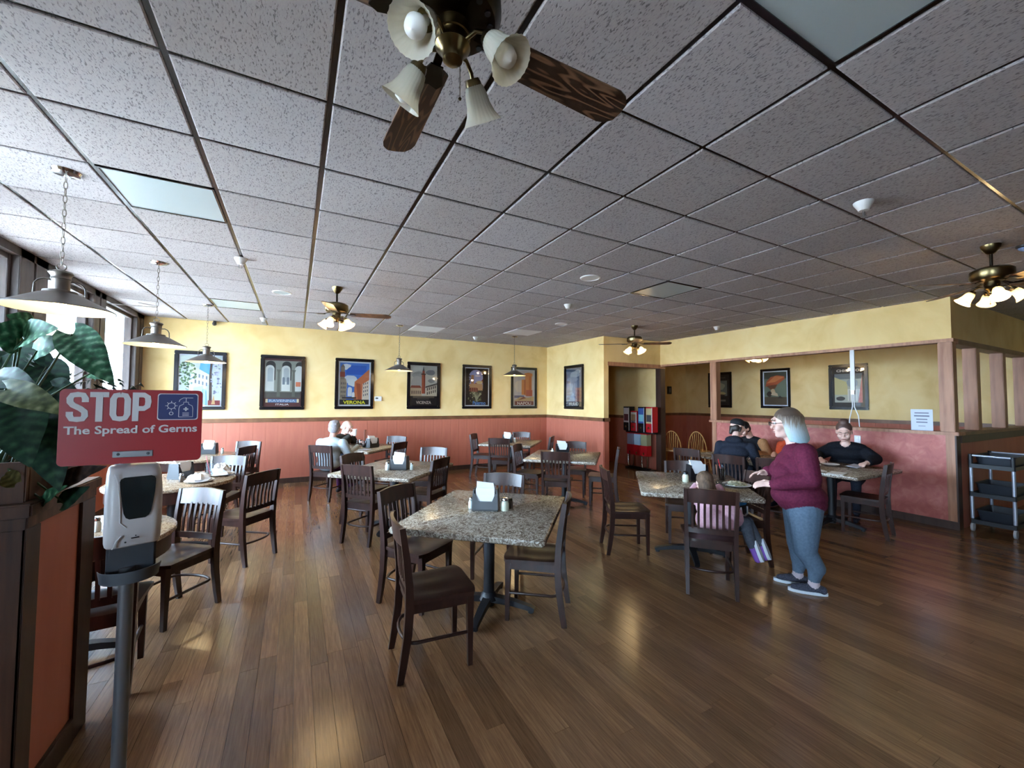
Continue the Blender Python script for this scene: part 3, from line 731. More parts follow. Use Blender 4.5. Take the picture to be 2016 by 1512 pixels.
def sheet(name, label, x, y, z, w, d, rz, tilt, m=M_PAPER, cat='paper'):
    b = MB().box(-w/2, w/2, -d/2, d/2, 0, .004, c=.001); o = b.build(name, m, None, None, (x, y, z)); o.rotation_euler = (tilt, 0, rz); return tag(o, label, cat)
M_BPAPER = mat('pale_blue_paper', (206, 216, 238), .7)
sheet('folded_napkin', 'folded white napkin at the corner of the black-shirted woman\'s table', 5.86, 2.56, .7525, .24, .16, .2, 0, M_PAPER, 'napkin')
sheet('menu_sheet', 'white sheet beside the folded napkin on the black-shirted woman\'s table', 5.90, 2.80, .7525, .2, .14, .9, 0)
sheet('menu_sheet', 'pale folded paper in the black-shirted woman\'s left hand', 6.62, 2.68, .77, .32, .12, .12, .12, M_BPAPER)
sheet('newspaper', 'pale papers spread under the grey-haired woman\'s hands', 1.02, 7.40, .7525, .26, .2, .5, 0, M_BPAPER)
sheet('folded_napkin', 'white napkin hanging at the corner of the old couple\'s table', .99, 7.13, .7525, .12, .10, .8, 0, M_PAPER, 'napkin')
o = MB().box(-.09, .09, -.003, .003, 0, .30, c=.001).build('menu_card', mat('menu_card_pink', (186, 132, 122), .4), None, None, (1.15, 7.95, .752)); o.rotation_euler = (0, 0, R(70)); tag(o, 'tall upright menu card seen edge-on on the old couple\'s table', 'menu')
# ------------------------------------------------------------------ pendant lamps
def chain_mesh(z0, z1):
    b = MB(); n = int((z1-z0)/.042)
    for k in range(n):
        z = z0+(k+.5)*(z1-z0)/n; h = (z1-z0)/n*.62
        pts = []
        for q in range(10):
            a = 2*PI*q/10; u, w = .0085*math.cos(a), h*math.sin(a)
            pts.append((u, 0, z+w) if k % 2 else (0, u, z+w))
        b.tube(pts, .0022, 5, closed=True)
    return b
RZ = 2.15
def pendant(label, x, y, first=[None]):
    def lamp(par):
        ld = bpy.data.lights.new('bulb_light', 'POINT'); ld.energy = 4.; ld.color = (1, .74, .42); ld.shadow_soft_size = .03
        lo = bpy.data.objects.new('bulb_light', ld); COL.objects.link(lo); lo.parent = par; lo.location = (0, 0, RZ-.005)
    if first[0]:
        return dup(first[0], (x, y, 0), random.random()*.3, label)
    t = thing('pendant_lamp', label, 'pendant lamp', (x, y, 0), 0, 'pewter pendant lamps on chains')
    MB().lathe([(0, CH), (.07, CH-.004), (.062, CH-.02), (.02, CH-.03), (0, CH-.03)], 28).build('canopy', M_CHROME, t, 40)
    chain_mesh(RZ+.275, CH-.025).build('chain', M_PEWTER, t, 60)
    MB().tube([(.022*math.cos(2*PI*k/14), 0, RZ+.262+.02*math.sin(2*PI*k/14)) for k in range(14)], .003, 6, closed=True).build('ring', M_PEWTER, t, 60)
    MB().lathe([(.0, RZ+.245), (.012, RZ+.245), (.05, RZ+.232), (.056, RZ+.222), (.05, RZ+.216), (.044, RZ+.205), (.044, RZ+.19), (.046, RZ+.187), (.042, RZ+.184), (.041, RZ+.12), (.06, RZ+.112), (.06, RZ+.104)], 28).build('neck', M_PEWTER, t, 40)
    MB().lathe([(.075, RZ+.112), (.078, RZ+.098), (.10, RZ+.090), (.25, RZ+.006), (.252, RZ), (.248, RZ+.001)], 40, cap=False).build('shade', M_PEWTER, t, 40)
    MB().lathe([(.246, RZ+.0005), (.098, RZ+.082), (.03, RZ+.09), (0, RZ+.09)], 40, cap=False).build('shade_lining', M_SHADEIN, t, 40)
    for a in (20, 200):
        c, s = math.cos(R(a)), math.sin(R(a))
        MB().tube([(c*.035, s*.035, RZ+.175), (c*.07, s*.07, RZ+.18), (c*.092, s*.092, RZ+.168), (c*.105, s*.105, RZ+.145), (c*.108, s*.108, RZ+.082)], .0045, 8).build('handle', M_PEWTER, t, 60)
    bl = MB().sphere((0, 0, RZ+.045), (.03, .03, .038), 16, 10).build('bulb', M_BULB, t, 60); lamp(t)
    first[0] = t; return t
PL = 'pewter pendant lamp on a chain '
pendant(PL+'large in the left foreground above the plant', -1.28, 3.456)
pendant(PL+'second on the left, over the second round table', -1.272, 5.342)
pendant(PL+'third on the left, overlapping the landscape poster', -1.185, 7.441)
pendant(PL+'beside the VICENZA poster', 1.688, 7.682)
pendant(PL+'in front of the NAPOLI poster', 4.179, 7.771)

# ------------------------------------------------------------------ ceiling fans
def fan(label, x, y, ang, kit, lit):
    t = thing('ceiling_fan', label, 'ceiling fan', (x, y, 0), 0, 'four-blade ceiling fans with glass shades')
    z = 2.67
    MB().lathe([(0, CH), (.065, CH-.002), (.06, CH-.03), (.03, CH-.075), (.018, CH-.085)], 28).build('canopy', M_BRASS, t, 40)
    MB().lathe([(.011, z+.14), (.011, CH-.08)], 14).build('downrod', M_DBRASS, t, 40)
    MB().lathe([(.02, z+.15), (.05, z+.142), (.11, z+.13), (.135, z+.11), (.138, z+.05), (.12, z+.025), (.07, z+.015), (.05, z+.012)], 36).build('motor_housing', M_DBRASS if not lit else M_BRASS, t, 40)
    if not lit:
        hm = MB().lathe([(.009, -.002), (.009, .002)], 8).mesh('vent_hole', M_BLACK)
        for k in range(16):
            a = 2*PI*k/16; link('vent_hole', hm, t, (.105*math.cos(a), .105*math.sin(a), z+.020))
    MB().lathe([(.048, z+.012), (.05, z-.02), (.046, z-.022), (.046, z-.045), (.05, z-.05), (.036, z-.066), (.03, z-.075), (.028, z-.088), (.014, z-.1), (0, z-.102)], 28).build('light_fitter', M_BRASS, t, 40)
    # blade along +x
    w0, w1 = .052, .066; pts = [(.17, -w0), (.59, -w1), (.62, -w1+.008), (.645, -w1+.03), (.65, 0), (.645, w1-.03), (.62, w1-.008), (.59, w1), (.17, w0), (.155, w0-.02), (.155, -w0+.02)]
    bme = MB().prism(pts, -.003, .003).rot(Matrix.Rotation(R(-11), 4, 'X')).mesh('blade', M_BLADE)
    ime = MB().tube([(.06, 0, .02), (.10, 0, .012), (.15, 0, -.004)], [1, .8, .9], sq=(.03, .006), up=(0, 0, 1)).prism([(.13, -.02), (.2, -.042), (.225, -.03), (.215, 0), (.225, .03), (.2, .042), (.13, .02)], -.009, -.004).mesh('blade_iron', M_DBRASS)
    for k in range(4):
        b = link('blade', bme, t, (0, 0, z), (0, 0, R(ang+90*k))); link('blade_iron', ime, b)
    arm = MB().tube([(.03, 0, z-.045), (.075, 0, z-.03), (.105, 0, z-.045), (.118, 0, z-.07)], .006, 8).mesh('arm', M_BRASS, 60)
    # shade built along -z then tilted outwards
    tilt = Matrix.Translation((.118, 0, z-.07)) @ Matrix.Rotation(R(-38), 4, 'Y')
    prof = [(.02, .0), (.028, -.01), (.034, -.03), (.037, -.055), (.045, -.08), (.060, -.105), (.0615, -.106), (.059, -.104), (.043, -.079), (.035, -.055), (.032, -.03), (.026, -.012), (.018, -.002)]
    sme = MB().lathe(prof, 72, cap=False, rib=.02, nrib=24).rot(tilt).mesh('glass_shade', M_FROST, 60)
    cme = MB().lathe([(.021, .012), (.025, .0), (.026, -.014), (.022, -.016)], 18).rot(tilt).mesh('socket_cup', M_BRASS, 50)
    ume = MB().lathe([(.012, -.01), (.013, -.035), (.024, -.062), (.028, -.08), (.022, -.1), (0, -.107)], 18, cap=False).rot(tilt).mesh('bulb', M_BULB if lit else M_LEDOFF, 60)
    for k in range(4):
        rz = R(kit+90*k)
        a = link('arm', arm, t, rot=(0, 0, rz)); s = link('glass_shade', sme, t, rot=(0, 0, rz)); link('socket_cup', cme, t, rot=(0, 0, rz)); link('bulb', ume, s)
        if lit:
            ld = bpy.data.lights.new('bulb_light', 'POINT'); ld.energy = lit; ld.color = (1, .72, .38); ld.shadow_soft_size = .03
            lo = bpy.data.objects.new('bulb_light', ld); COL.objects.link(lo); lo.parent = t
            v = Matrix.Rotation(rz, 4, 'Z') @ tilt @ Vector((0, 0, -.125)); lo.location = v
    MB().tube([(.03, .02, z-.07), (.031, .021, z-.17)], .001, 5).sphere((.031, .021, z-.175), .005, 8, 6).build('pull_chain', M_BRASS, t)
    return t
FN = 'oak-blade ceiling fan with '
fan(FN+'unlit frosted shades, huge at the top of the picture', .37, 1.07, 2, 38, 0)
fan(FN+'lit shades in the left half, above the VERONA poster', .422, 5.445, -14, -32, 2.)
fan(FN+'four lit shades before the hall opening', 5.495, 5.544, -38, 10, 2.)
fan(FN+'lit shades cut by the right edge of the picture', 5.358, 1.146, 52, 25, 2.)
fan(FN+'small shades glimpsed in the far room under the header', 8.9, 5.35, 20, 15, 3.)  # this fan's glow and bulb lights are added fill for the far room

# ------------------------------------------------------------------ ceiling fittings
def sprinkler(label, x, y):
    t = thing('fire_sprinkler', label, 'sprinkler', (x, y, CH-.004), 0, 'white fire sprinklers')
    MB().lathe([(.058, 0), (.055, -.012), (.036, -.045), (.03, -.06), (.02, -.062), (0, -.062)], 24).build('escutcheon', M_WHITE, t, 40)
    MB().tube([(.012, 0, -.06), (.014, 0, -.085), (.006, 0, -.1)], .003, 6).tube([(-.012, 0, -.06), (-.014, 0, -.085), (-.006, 0, -.1)], .003, 6).lathe([(.0, -.1), (.018, -.1), (.018, -.103), (0, -.103)], 14).build('sprinkler_head', M_STEEL, t, 40)
SP = 'white fire sprinkler on the ceiling '
for x, y, l in ((-.515, 4.785, 'left of the left lit fan'), (3.443, 1.308, 'upper right, near the right-hand fan'), (3.444, 4.781, 'in mid-ceiling above the middle right table'),
               (6.883, 4.863, 'by the header above the cap wearer'), (-.524, 8.187, 'far left near the RAVENNA poster'), (3.468, 8.27, 'far, above the PALERMO poster')): sprinkler(SP+l, x, y)
def speaker(label, x, y, m=M_WHITE):
    t = thing('ceiling_speaker', label, 'speaker', (x, y, CH-.004), 0, 'round ceiling speakers')
    MB().lathe([(.115, 0), (.113, -.008), (.098, -.012), (.095, -.006), (.095, 0)], 32).build('rim', M_WHITE, t, 40)
    MB().lathe([(0, -.004), (.095, -.006)], 32, cap=False).build('grille', m, t)
speaker('round white ceiling speaker left of the left lit fan', -.193, 6.064, M_PANEL)
speaker('round white ceiling speaker in the centre of the ceiling', 2.903, 3.603)
speaker('round ceiling speaker far back above the MILANO poster', 4.214, 6.052)
t = thing('dome_camera', 'small blue-white dome on the ceiling at the right edge beside the fan', 'camera', (5.62, 1.01, CH-.004))
MB().lathe([(.05, 0), (.048, -.015), (.04, -.02)], 20).build('base', M_BPLAS, t, 40); MB().sphere((0, 0, -.02), (.036, .036, .03), 16, 10).build('dome', mat('blue_dome', (120, 150, 206), .2), t, 60)
t = thing('dome_camera', 'small black camera under the ceiling at the far left', 'camera', (-1.32, 8.93, CH-.03))
MB().box(-.02, .02, -.02, .05, .0, .03).build('bracket', M_BPLAS, t); MB().sphere((0, -.02, -.03), (.035, .045, .035), 14, 10).build('housing', M_BPLAS, t, 60)
o = MB().tube([(XL+.25, 7.75, CH-.006), (XL+.42, 7.9, CH-.01), (XL+.46, 7.75, CH-.05), (XL+.3, 7.55, CH-.09), (XL+.04, 7.5, CH-.10)], .006, 6).build('loose_cable', M_WHITE, None, 60); tag(o, 'white cable dangling from the ceiling by the windows', 'cable')

# ------------------------------------------------------------------ framed posters
def art(par, W_, H_, shapes):
    b = MB(); ms = []; 
    for q, (c, poly) in enumerate(shapes):
        m = flat(c)
        if m not in ms: ms.append(m)
        y = -.0005-.00002*q
        b.add([((u-.5)*W_, y, (v-.5)*H_) for u, v in poly], [list(range(len(poly)))], ms.index(m))
    return b.build('print', ms, par)
def rect(a, b, c, d): return [(a, b), (c, b), (c, d), (a, d)]
def blob(cx, cy, rx, ry, n=12, j=.25, seed=1):
    r = random.Random(seed); return [(cx+rx*math.cos(2*PI*k/n)*(1-j*r.random()), cy+ry*math.sin(2*PI*k/n)*(1-j*r.random())) for k in range(n)]
def arch(cx, y0, w, y1, n=10):
    r = w/2; return [(cx-r, y0), (cx+r, y0)]+[(cx+r*math.cos(PI*k/n), y1-r*.66+r*.66*math.sin(PI*k/n)) for k in range(n+1)]
M_FRAME = mat('black_picture_frame', (20, 18, 22), .22); M_MAT = mat('pale_mat_board', (206, 216, 228), .6)
def poster(label, loc, rz, shapes, mats_w=.03, words=(), border=None):
    t = thing('framed_poster', label, 'poster', loc, rz, 'framed travel posters')
    w, h, fw = .75, 1.04, .06
    for nm, bx in (('frame_rail', (-w/2, w/2, h/2-fw, h/2)), ('frame_rail', (-w/2, w/2, -h/2, -h/2+fw)), ('frame_stile', (-w/2, -w/2+fw, -h/2+fw, h/2-fw)), ('frame_stile', (w/2-fw, w/2, -h/2+fw, h/2-fw))):
        MB().box(bx[0], bx[1], -.035, 0, bx[2], bx[3], c=.008).build(nm, M_FRAME, t, 30)
    iw, ih = w-2*fw, h-2*fw
    MB().box(-iw/2, iw/2, -.010, -.002, -ih/2, ih/2).build('mat_board', border or M_MAT, t)
    p = art(t, iw-2*mats_w, ih-2*mats_w, shapes); p.location = (0, -.0098, 0)
    for s, u, v, tw, th, c, bold in words:
        textpart(s, tw, th, flat(c), t, ((u-.5)*(iw-2*mats_w), -.0145, (v-.5)*(ih-2*mats_w)), bold=bold)
    MB().box(-iw/2, iw/2, -.0175, -.0165, -ih/2, ih/2).build('glazing', M_PGLASS, t)
    return t
ZP = 1.93; YP = YB-.002
def wins(cx0, cy0, nx, ny, dx, dy, w, h, c, skew=0): return [(c, [(cx0+i*dx, cy0+j*dy+skew*i*dx), (cx0+i*dx+w, cy0+j*dy+skew*(i*dx+w)), (cx0+i*dx+w, cy0+j*dy+h+skew*(i*dx+w)), (cx0+i*dx, cy0+j*dy+h+skew*i*dx)]) for i in range(nx) for j in range(ny)]
def leaves(cx, cy, rx, ry, n, cols, seed, s=.035):
    r = random.Random(seed); o = []
    for k in range(n):
        a = r.random()*2*PI; d = math.sqrt(r.random()); o.append((r.choice(cols), blob(cx+rx*d*math.cos(a), cy+ry*d*math.sin(a), s*(.6+r.random()), s*.7*(.6+r.random()), 6, .4, seed*100+k)))
    return o
poster('framed painting of a sunny lane with trees and white houses, leftmost on the back wall', (-1.50, YP, ZP), 0,
  [((206, 220, 214), rect(0, 0, 1, 1)), ((92, 168, 226), [(.42, .5), (.75, .5), (.8, .85), (.5, .95)]), ((224, 224, 206), [(.3, .35), (.72, .42), (.72, .62), (.3, .8)]), ((196, 214, 226), [(.3, .35), (.72, .42), (.72, .25), (.2, .2)])]
  + wins(.36, .45, 4, 2, .09, .13, .035, .07, (110, 130, 150), -.2) + leaves(.16, .62, .22, .26, 70, [(58, 96, 62), (92, 132, 84), (128, 160, 112), (40, 70, 52)], 4) + leaves(.2, .25, .2, .1, 30, [(206, 224, 228), (150, 180, 170), (236, 240, 240)], 6)
  + [((72, 60, 66), [(.72, .05), (.8, .05), (.77, .7), (.8, 1), (.74, 1), (.71, .6)])] + leaves(.9, .6, .14, .4, 60, [(150, 156, 190), (190, 196, 220), (110, 120, 150), (220, 224, 236)], 8, .03)
  + [((112, 170, 206), [(.5, 0), (.68, 0), (.66, .3), (.56, .34)]), ((126, 40, 46), rect(.7, 0, 1, .1)), ((206, 168, 120), [(.78, .02), (.88, .02), (.84, .22)])], .022)
poster('framed poster RAVENNA ITALIA with white arcade columns, second on the back wall', (-.225, YP, ZP-.005), 0,
  [((84, 44, 46), rect(0, 0, 1, 1)), ((150, 158, 150), rect(0, .17, 1, .97)), ((92, 92, 88), rect(0, .17, 1, .30))]
  + [((44, 46, 50), arch(c, .55, .26, .96)) for c in (.16, .60, 1.0-.02)] + [((222, 230, 228), arch(c, .32, .24, .87)) for c in (.14, .58, .95)] + [((186, 200, 206), arch(c+.01, .52, .15, .82)) for c in (.14, .58)]
  + [((120, 136, 150), arch(c, .46, .07, .62)) for c in (.52, .64)] + [((112, 116, 108), [(c-.045, .2), (c+.045, .2), (c+.03, .72), (c+.06, .78), (c-.06, .78), (c-.03, .72)]) for c in (.38, .8)]
  + [((206, 122, 90), rect(.86, .42, 1, .52)), ((94, 132, 176), rect(.1, .075, .9, .15)), ((214, 206, 170), rect(.04, .075, .1, .15)), ((214, 206, 170), rect(.9, .075, .96, .15))], .012,
  [('RAVENNA', .5, .112, .44, .045, (196, 212, 230), .01), ('ITALIA', .5, .035, .22, .032, (236, 236, 236), .02)], mat('brown_mat', (84, 44, 46), .5))
poster('framed VERONA poster with blue sky and red town street, third on the back wall', (1.07, YP, ZP+.005), 0,
  [((64, 118, 206), rect(0, .1, 1, 1)), ((40, 92, 190), rect(.2, .72, .9, .94)), ((222, 232, 240), blob(.22, .93, .18, .05, seed=2)), ((222, 232, 240), blob(.16, .88, .14, .06, seed=3)), ((196, 214, 232), blob(.35, .6, .26, .12, seed=4)), ((206, 224, 236), blob(.45, .52, .2, .1, seed=7))]
  + [((150, 142, 126), [(0, .1), (.22, .1), (.24, .5), (.2, .62), (.0, .66)]), ((130, 120, 106), rect(.03, .6, .16, .9)), ((132, 66, 52), rect(.0, .66, .17, .78)), ((110, 100, 96), [(.03, .9), (.16, .9), (.1, .97)])]
  + [((182, 104, 68), [(.48, .1), (1, .1), (1, .86), (.9, .8), (.75, .7), (.5, .55)]), ((150, 76, 50), [(.62, .1), (.74, .1), (.7, .5), (.55, .52)]), ((214, 206, 190), [(.76, .12), (1, .12), (1, .6), (.78, .5)])]
  + wins(.8, .2, 3, 4, .065, .09, .03, .05, (96, 96, 104), .2) + wins(.04, .18, 3, 4, .06, .1, .03, .05, (86, 84, 86)) + [((206, 220, 232), arch(.34, .2, .14, .42)), ((216, 226, 234), arch(.46, .16, .09, .3)), ((60, 52, 54), rect(.08, .14, .56, .18)), ((24, 30, 34), rect(0, 0, 1, .12))], .03,
  [('VERONA', .5, .055, .43, .07, (226, 226, 60), .03)])
poster('framed VICENZA poster with a tall red tower, fourth on the back wall', (2.525, YP, ZP), 0,
  [((196, 194, 184), rect(0, 0, 1, 1)), ((158, 160, 158), blob(.3, .75, .25, .12, seed=11)), ((132, 136, 142), blob(.75, .83, .2, .08, seed=12)), ((176, 174, 170), blob(.25, .55, .25, .2, seed=13)), ((150, 150, 150), blob(.78, .62, .14, .06, seed=14))]
  + [((168, 84, 56), rect(.42, .3, .55, .78)), ((136, 62, 44), rect(.5, .3, .55, .78)), ((90, 62, 52), rect(.4, .77, .57, .8)), ((150, 74, 54), rect(.44, .8, .53, .87)), ((80, 74, 72), [(.45, .87), (.52, .87), (.485, .99)])]
  + [((206, 196, 176), [(.56, .22), (1, .22), (1, .55), (.58, .46)]), ((92, 84, 78), [(.56, .44), (1, .53), (1, .57), (.56, .48)])] + wins(.62, .27, 5, 2, .075, .1, .035, .07, (70, 62, 62), .2)
  + [((190, 168, 140), rect(0, .24, .42, .44)), ((134, 70, 52), [(0, .44), (.42, .44), (.36, .5), (.04, .5)])] + wins(.05, .29, 5, 1, .075, .1, .035, .08, (92, 74, 66)) + [((26, 24, 28), rect(0, 0, 1, .24)), ((96, 86, 72), rect(.1, .19, .9, .235)), ((70, 62, 58), rect(.26, .15, .7, .2))], .012,
  [('VICENZA', .5, .08, .34, .065, (206, 190, 180), .02)], M_FRAME)
poster('framed PALERMO poster with a dark archway over ruins, fifth on the back wall', (3.815, YP, ZP), 0,
  [((40, 30, 28), rect(0, 0, 1, 1)), ((156, 160, 206), arch(.45, .45, .62, .97)), ((206, 196, 206), blob(.52, .8, .14, .03, seed=21)), ((176, 128, 92), rect(.24, .58, .36, .82)), ((150, 82, 62), [(.36, .6), (.62, .62), (.76, .72), (.76, .6), (.5, .56)]), ((206, 186, 140), blob(.6, .62, .18, .05, seed=22)),
   ((190, 150, 110), rect(.15, .4, .75, .58)), ((160, 100, 76), rect(.15, .36, .5, .48))] + [((120, 62, 52), arch(.2+.1*k, .36, .07, .47)) for k in range(4)]
  + leaves(.42, .22, .3, .16, 60, [(120, 128, 96), (156, 160, 130), (86, 92, 66), (60, 60, 46)], 23, .04) + [((150, 156, 132), [(.45, .12), (.5, .12), (.3+.09*k, .42)]) for k in range(6)] + leaves(.12, .6, .1, .4, 30, [(46, 34, 30), (60, 46, 40)], 24), .025,
  [('Palermo', .6, .06, .33, .09, (96, 150, 226), .015)])
poster('framed NAPOLI poster with a round orange castle tower, rightmost on the back wall', (5.105, YP, ZP), 0,
  [((206, 200, 206), rect(0, 0, 1, 1)), ((226, 216, 206), blob(.3, .55, .3, .2, seed=31)), ((120, 118, 150), rect(.02, .21, .5, .28)), ((222, 148, 84), rect(.55, .28, .88, .9)), ((204, 122, 66), rect(.74, .28, .88, .9)), ((214, 138, 78), [(.52, .84), (.92, .84), (.92, .92), (.72, .95), (.52, .92)]),
   ((224, 152, 86), rect(.38, .3, .58, .74)), ((196, 112, 62), rect(.5, .3, .58, .74)), ((186, 100, 74), rect(.6, .26, .92, .44)), ((206, 176, 130), [(0, .12), (1, .12), (1, .26), (.7, .22), (.3, .24)]), ((150, 92, 72), [(.2, .14), (.6, .2), (.5, .25)]), ((120, 48, 46), rect(.05, .0, .98, .115))], .022,
  [('NAPOLI', .51, .055, .4, .075, (240, 232, 226), .02)])
poster('framed MILANO poster of a town under cloudy sky on the short right wall', (XM-.002, 7.795, ZP+.005), -PI/2,
  [((110, 124, 150), rect(0, 0, 1, 1)), ((206, 214, 222), blob(.55, .83, .35, .1, seed=41)), ((226, 230, 232), blob(.75, .9, .2, .06, seed=42)), ((160, 174, 190), blob(.4, .7, .4, .08, seed=43)), ((196, 186, 176), rect(0, .1, .4, .5))]
  + [((206, 202, 206), [(.05+.1*k, .5), (.13+.1*k, .5), (.09+.1*k, .62+.1*(k % 3))]) for k in range(4)] + [((132, 140, 156), [(.5, .45), (.58, .45), (.54, .78)]), ((176, 112, 92), rect(.6, .12, 1, .48)), ((150, 84, 70), rect(.72, .12, .88, .42))] + wins(.06, .16, 5, 3, .065, .1, .03, .06, (110, 104, 110)) + wins(.64, .16, 5, 3, .07, .1, .03, .06, (92, 62, 60))
  + [((176, 190, 206), [(.1, .1), (.55, .1), (.5, .35), (.42, .35)]), ((26, 24, 30), rect(0, 0, 1, .12))], .012, [('MILANO', .5, .06, .36, .075, (236, 230, 214), .03)], M_FRAME)
XP = XR-.002
poster('framed CHICAGO poster with pale exhibition buildings, behind the half wall', (XP, 4.60, ZP+.04), -PI/2,
  [((30, 28, 30), rect(0, 0, 1, 1)), ((186, 190, 176), rect(.06, .1, .94, .84)), ((120, 128, 130), rect(.06, .7, .94, .84)), ((206, 196, 140), [(.06, .3), (.5, .3), (.46, .62), (.06, .76)]), ((156, 168, 176), blob(.62, .6, .2, .14, seed=51)), ((226, 226, 216), rect(.48, .14, .92, .44))]
  + [((172, 176, 176), rect(.52+.09*k, .14, .55+.09*k, .42)) for k in range(5)] + [((60, 60, 62), blob(.26, .2, .18, .06, seed=52)), ((206, 120, 110), [(.8, .1), (.94, .1), (.94, .8), (.88, .5)])], .015,
  [('CHICAGO', .5, .92, .44, .06, (226, 220, 206), .03)], M_FRAME)
poster('framed poster of an orange parasol over a seated figure, behind the half wall', (XP, 6.20, ZP+.04), -PI/2,
  [((70, 78, 68), rect(0, 0, 1, 1)), ((110, 124, 106), rect(0, .22, 1, .8)), ((84, 72, 52), rect(0, 0, 1, .24)), ((176, 84, 46), [(.06, .56), (.12, .72), (.3, .85), (.6, .9), (.9, .86), (.92, .78), (.6, .62), (.3, .56)]), ((206, 124, 70), [(.12, .66), (.5, .88), (.9, .84), (.5, .7)]), ((120, 74, 44), [(.12, .58), (.6, .62), (.5, .5), (.3, .46)]),
   ((196, 168, 128), blob(.4, .4, .12, .1, seed=61)), ((46, 38, 34), blob(.24, .33, .14, .1, seed=62)), ((206, 184, 150), [(.3, .3), (.62, .26), (.6, .34), (.4, .42)]), ((40, 34, 30), [(.6, .2), (.84, .2), (.7, .28)])], .03)
poster('framed dark black-bordered poster partly hidden by the fir post, behind the half wall', (XP, 7.78, ZP+.03), -PI/2,
  [((22, 22, 24), rect(0, 0, 1, 1)), ((120, 128, 120), rect(.12, .3, .88, .8)), ((176, 178, 150), blob(.5, .62, .3, .14, seed=71)), ((110, 46, 44), blob(.3, .48, .18, .08, seed=72)), ((206, 188, 130), blob(.6, .38, .24, .06, seed=73)), ((60, 52, 50), blob(.5, .32, .34, .04, seed=74)), ((70, 68, 62), rect(.2, .88, .8, .92)), ((120, 118, 108), rect(.2, .12, .8, .18))], .012, (), M_FRAME)
t = thing('thermostat', 'white thermostat on the yellow wall right of the VERONA poster', 'thermostat', (1.543, YB, 1.63))
MB().box(-.075, .075, -.03, 0, -.05, .05, c=.008).build('case', M_WHITE, t); MB().box(-.055, .0, -.0315, -.029, -.005, .025).build('display', mat('lcd', (70, 78, 76), .3), t)
t = thing('wall_plaque', 'small dark framed plaque on the far wall beyond the passage', 'plaque', (10.35, YB, 1.96))
MB().box(-.09, .09, -.03, 0, -.12, .12, c=.006).build('frame', M_BPLAS, t); MB().box(-.012, .03, -.032, -.029, -.07, .07).build('plate', M_STEEL, t)
# ------------------------------------------------------------------ planter divider in the left foreground
wp = struct(MB().box(XL, -.90, 2.25, 2.83, 0, 1.165).build('wall_planter', M_TER))
trim(MB().box(XL, -.87, 2.22, 2.86, 1.165, 1.215, c=.006), M_PLANTER)
trim(MB().box(XL, -.885, 2.235, 2.845, 1.12, 1.165, c=.004), M_PLANTER)
trim(MB().box(-1.2, -.888, 2.236, 2.25, 0, 1.12, c=.003), M_PLANTER)
trim(MB().box(-.90, -.887, 2.236, 2.34, 0, 1.12, c=.003), M_DTRIM)
trim(MB().box(-.90, -.887, 2.70, 2.845, 0, 1.12, c=.003), M_DTRIM)
trim(MB().box(-.90, -.884, 2.34, 2.70, 0, .12, c=.003), M_DTRIM)
t = thing('planter_box', 'rough brown wooden planter box on the divider at the left edge', 'planter', (0, 0, 0))
for bx, nm in (((-2.2, -.905, 2.26, 2.285), 'long_board'), ((-2.2, -.905, 2.585, 2.61), 'long_board'), ((-2.2, -2.175, 2.285, 2.585), 'end_board'), ((-.93, -.905, 2.285, 2.585), 'end_board')):
    MB().box(bx[0], bx[1], bx[2], bx[3], 1.216, 1.37, c=.004).build(nm, M_PLANTER, t)
MB().box(-2.175, -.93, 2.285, 2.585, 1.22, 1.33).build('soil', mat('potting_soil', (40, 30, 24), .95), t)
LEAVES = [
    ('A', (-1.112, 2.674, 1.881), (-1.165, 2.588, 1.917), 0.17),
    ('A', (-1.108, 2.672, 1.881), (-0.949, 2.473, 1.929), 0.15),
    ('A', (-1.078, 2.715, 1.832), (-0.941, 2.583, 1.883), 0.12),
    ('A', (-0.874, 2.468, 1.902), (-0.687, 2.265, 1.698), 0.15),
    ('O', (-0.95, 2.202, 1.652), (-0.731, 2.033, 1.573), 0.10),
    ('D', (-0.912, 2.185, 1.594), (-0.807, 2.002, 1.402), 0.17),
    ('D', (-0.842, 2.207, 1.542), (-0.765, 2.098, 1.287), 0.15),
    ('B', (-0.902, 2.512, 1.242), (-0.742, 2.401, 1.327), 0.09),
    ('A', (-0.879, 2.321, 1.203), (-0.798, 2.229, 1.277), 0.06),
    ('D', (-0.831, 2.341, 1.185), (-0.749, 2.294, 1.256), 0.08),
    ('D', (-1.038, 2.36, 1.702), (-0.861, 2.154, 1.666), 0.10),
    ('D', (-1.214, 2.843, 1.842), (-1.074, 2.72, 1.671), 0.20),
    ('D', (-1.156, 2.87, 1.823), (-1.156, 2.767, 1.599), 0.20),
    ('D', (-1.061, 2.766, 1.77), (-0.962, 2.608, 1.578), 0.16),
    ('D', (-1.224, 2.794, 1.812), (-1.175, 2.663, 1.622), 0.20),
    ('A', (-1.16, 2.866, 1.973), (-1.187, 2.765, 2.002), 0.10),
    ('O', (-0.905, 2.194, 1.304), (-0.889, 2.069, 1.369), 0.06),
    ('D', (-0.977, 2.447, 1.581), (-0.988, 2.343, 1.483), 0.20),
    ('D', (-0.957, 2.439, 1.517), (-0.889, 2.352, 1.377), 0.20),
    ('D', (-1.011, 2.687, 1.671), (-0.906, 2.632, 1.649), 0.10),
    ('A', (-0.81, 2.465, 1.726), (-0.712, 2.357, 1.708), 0.04),
]
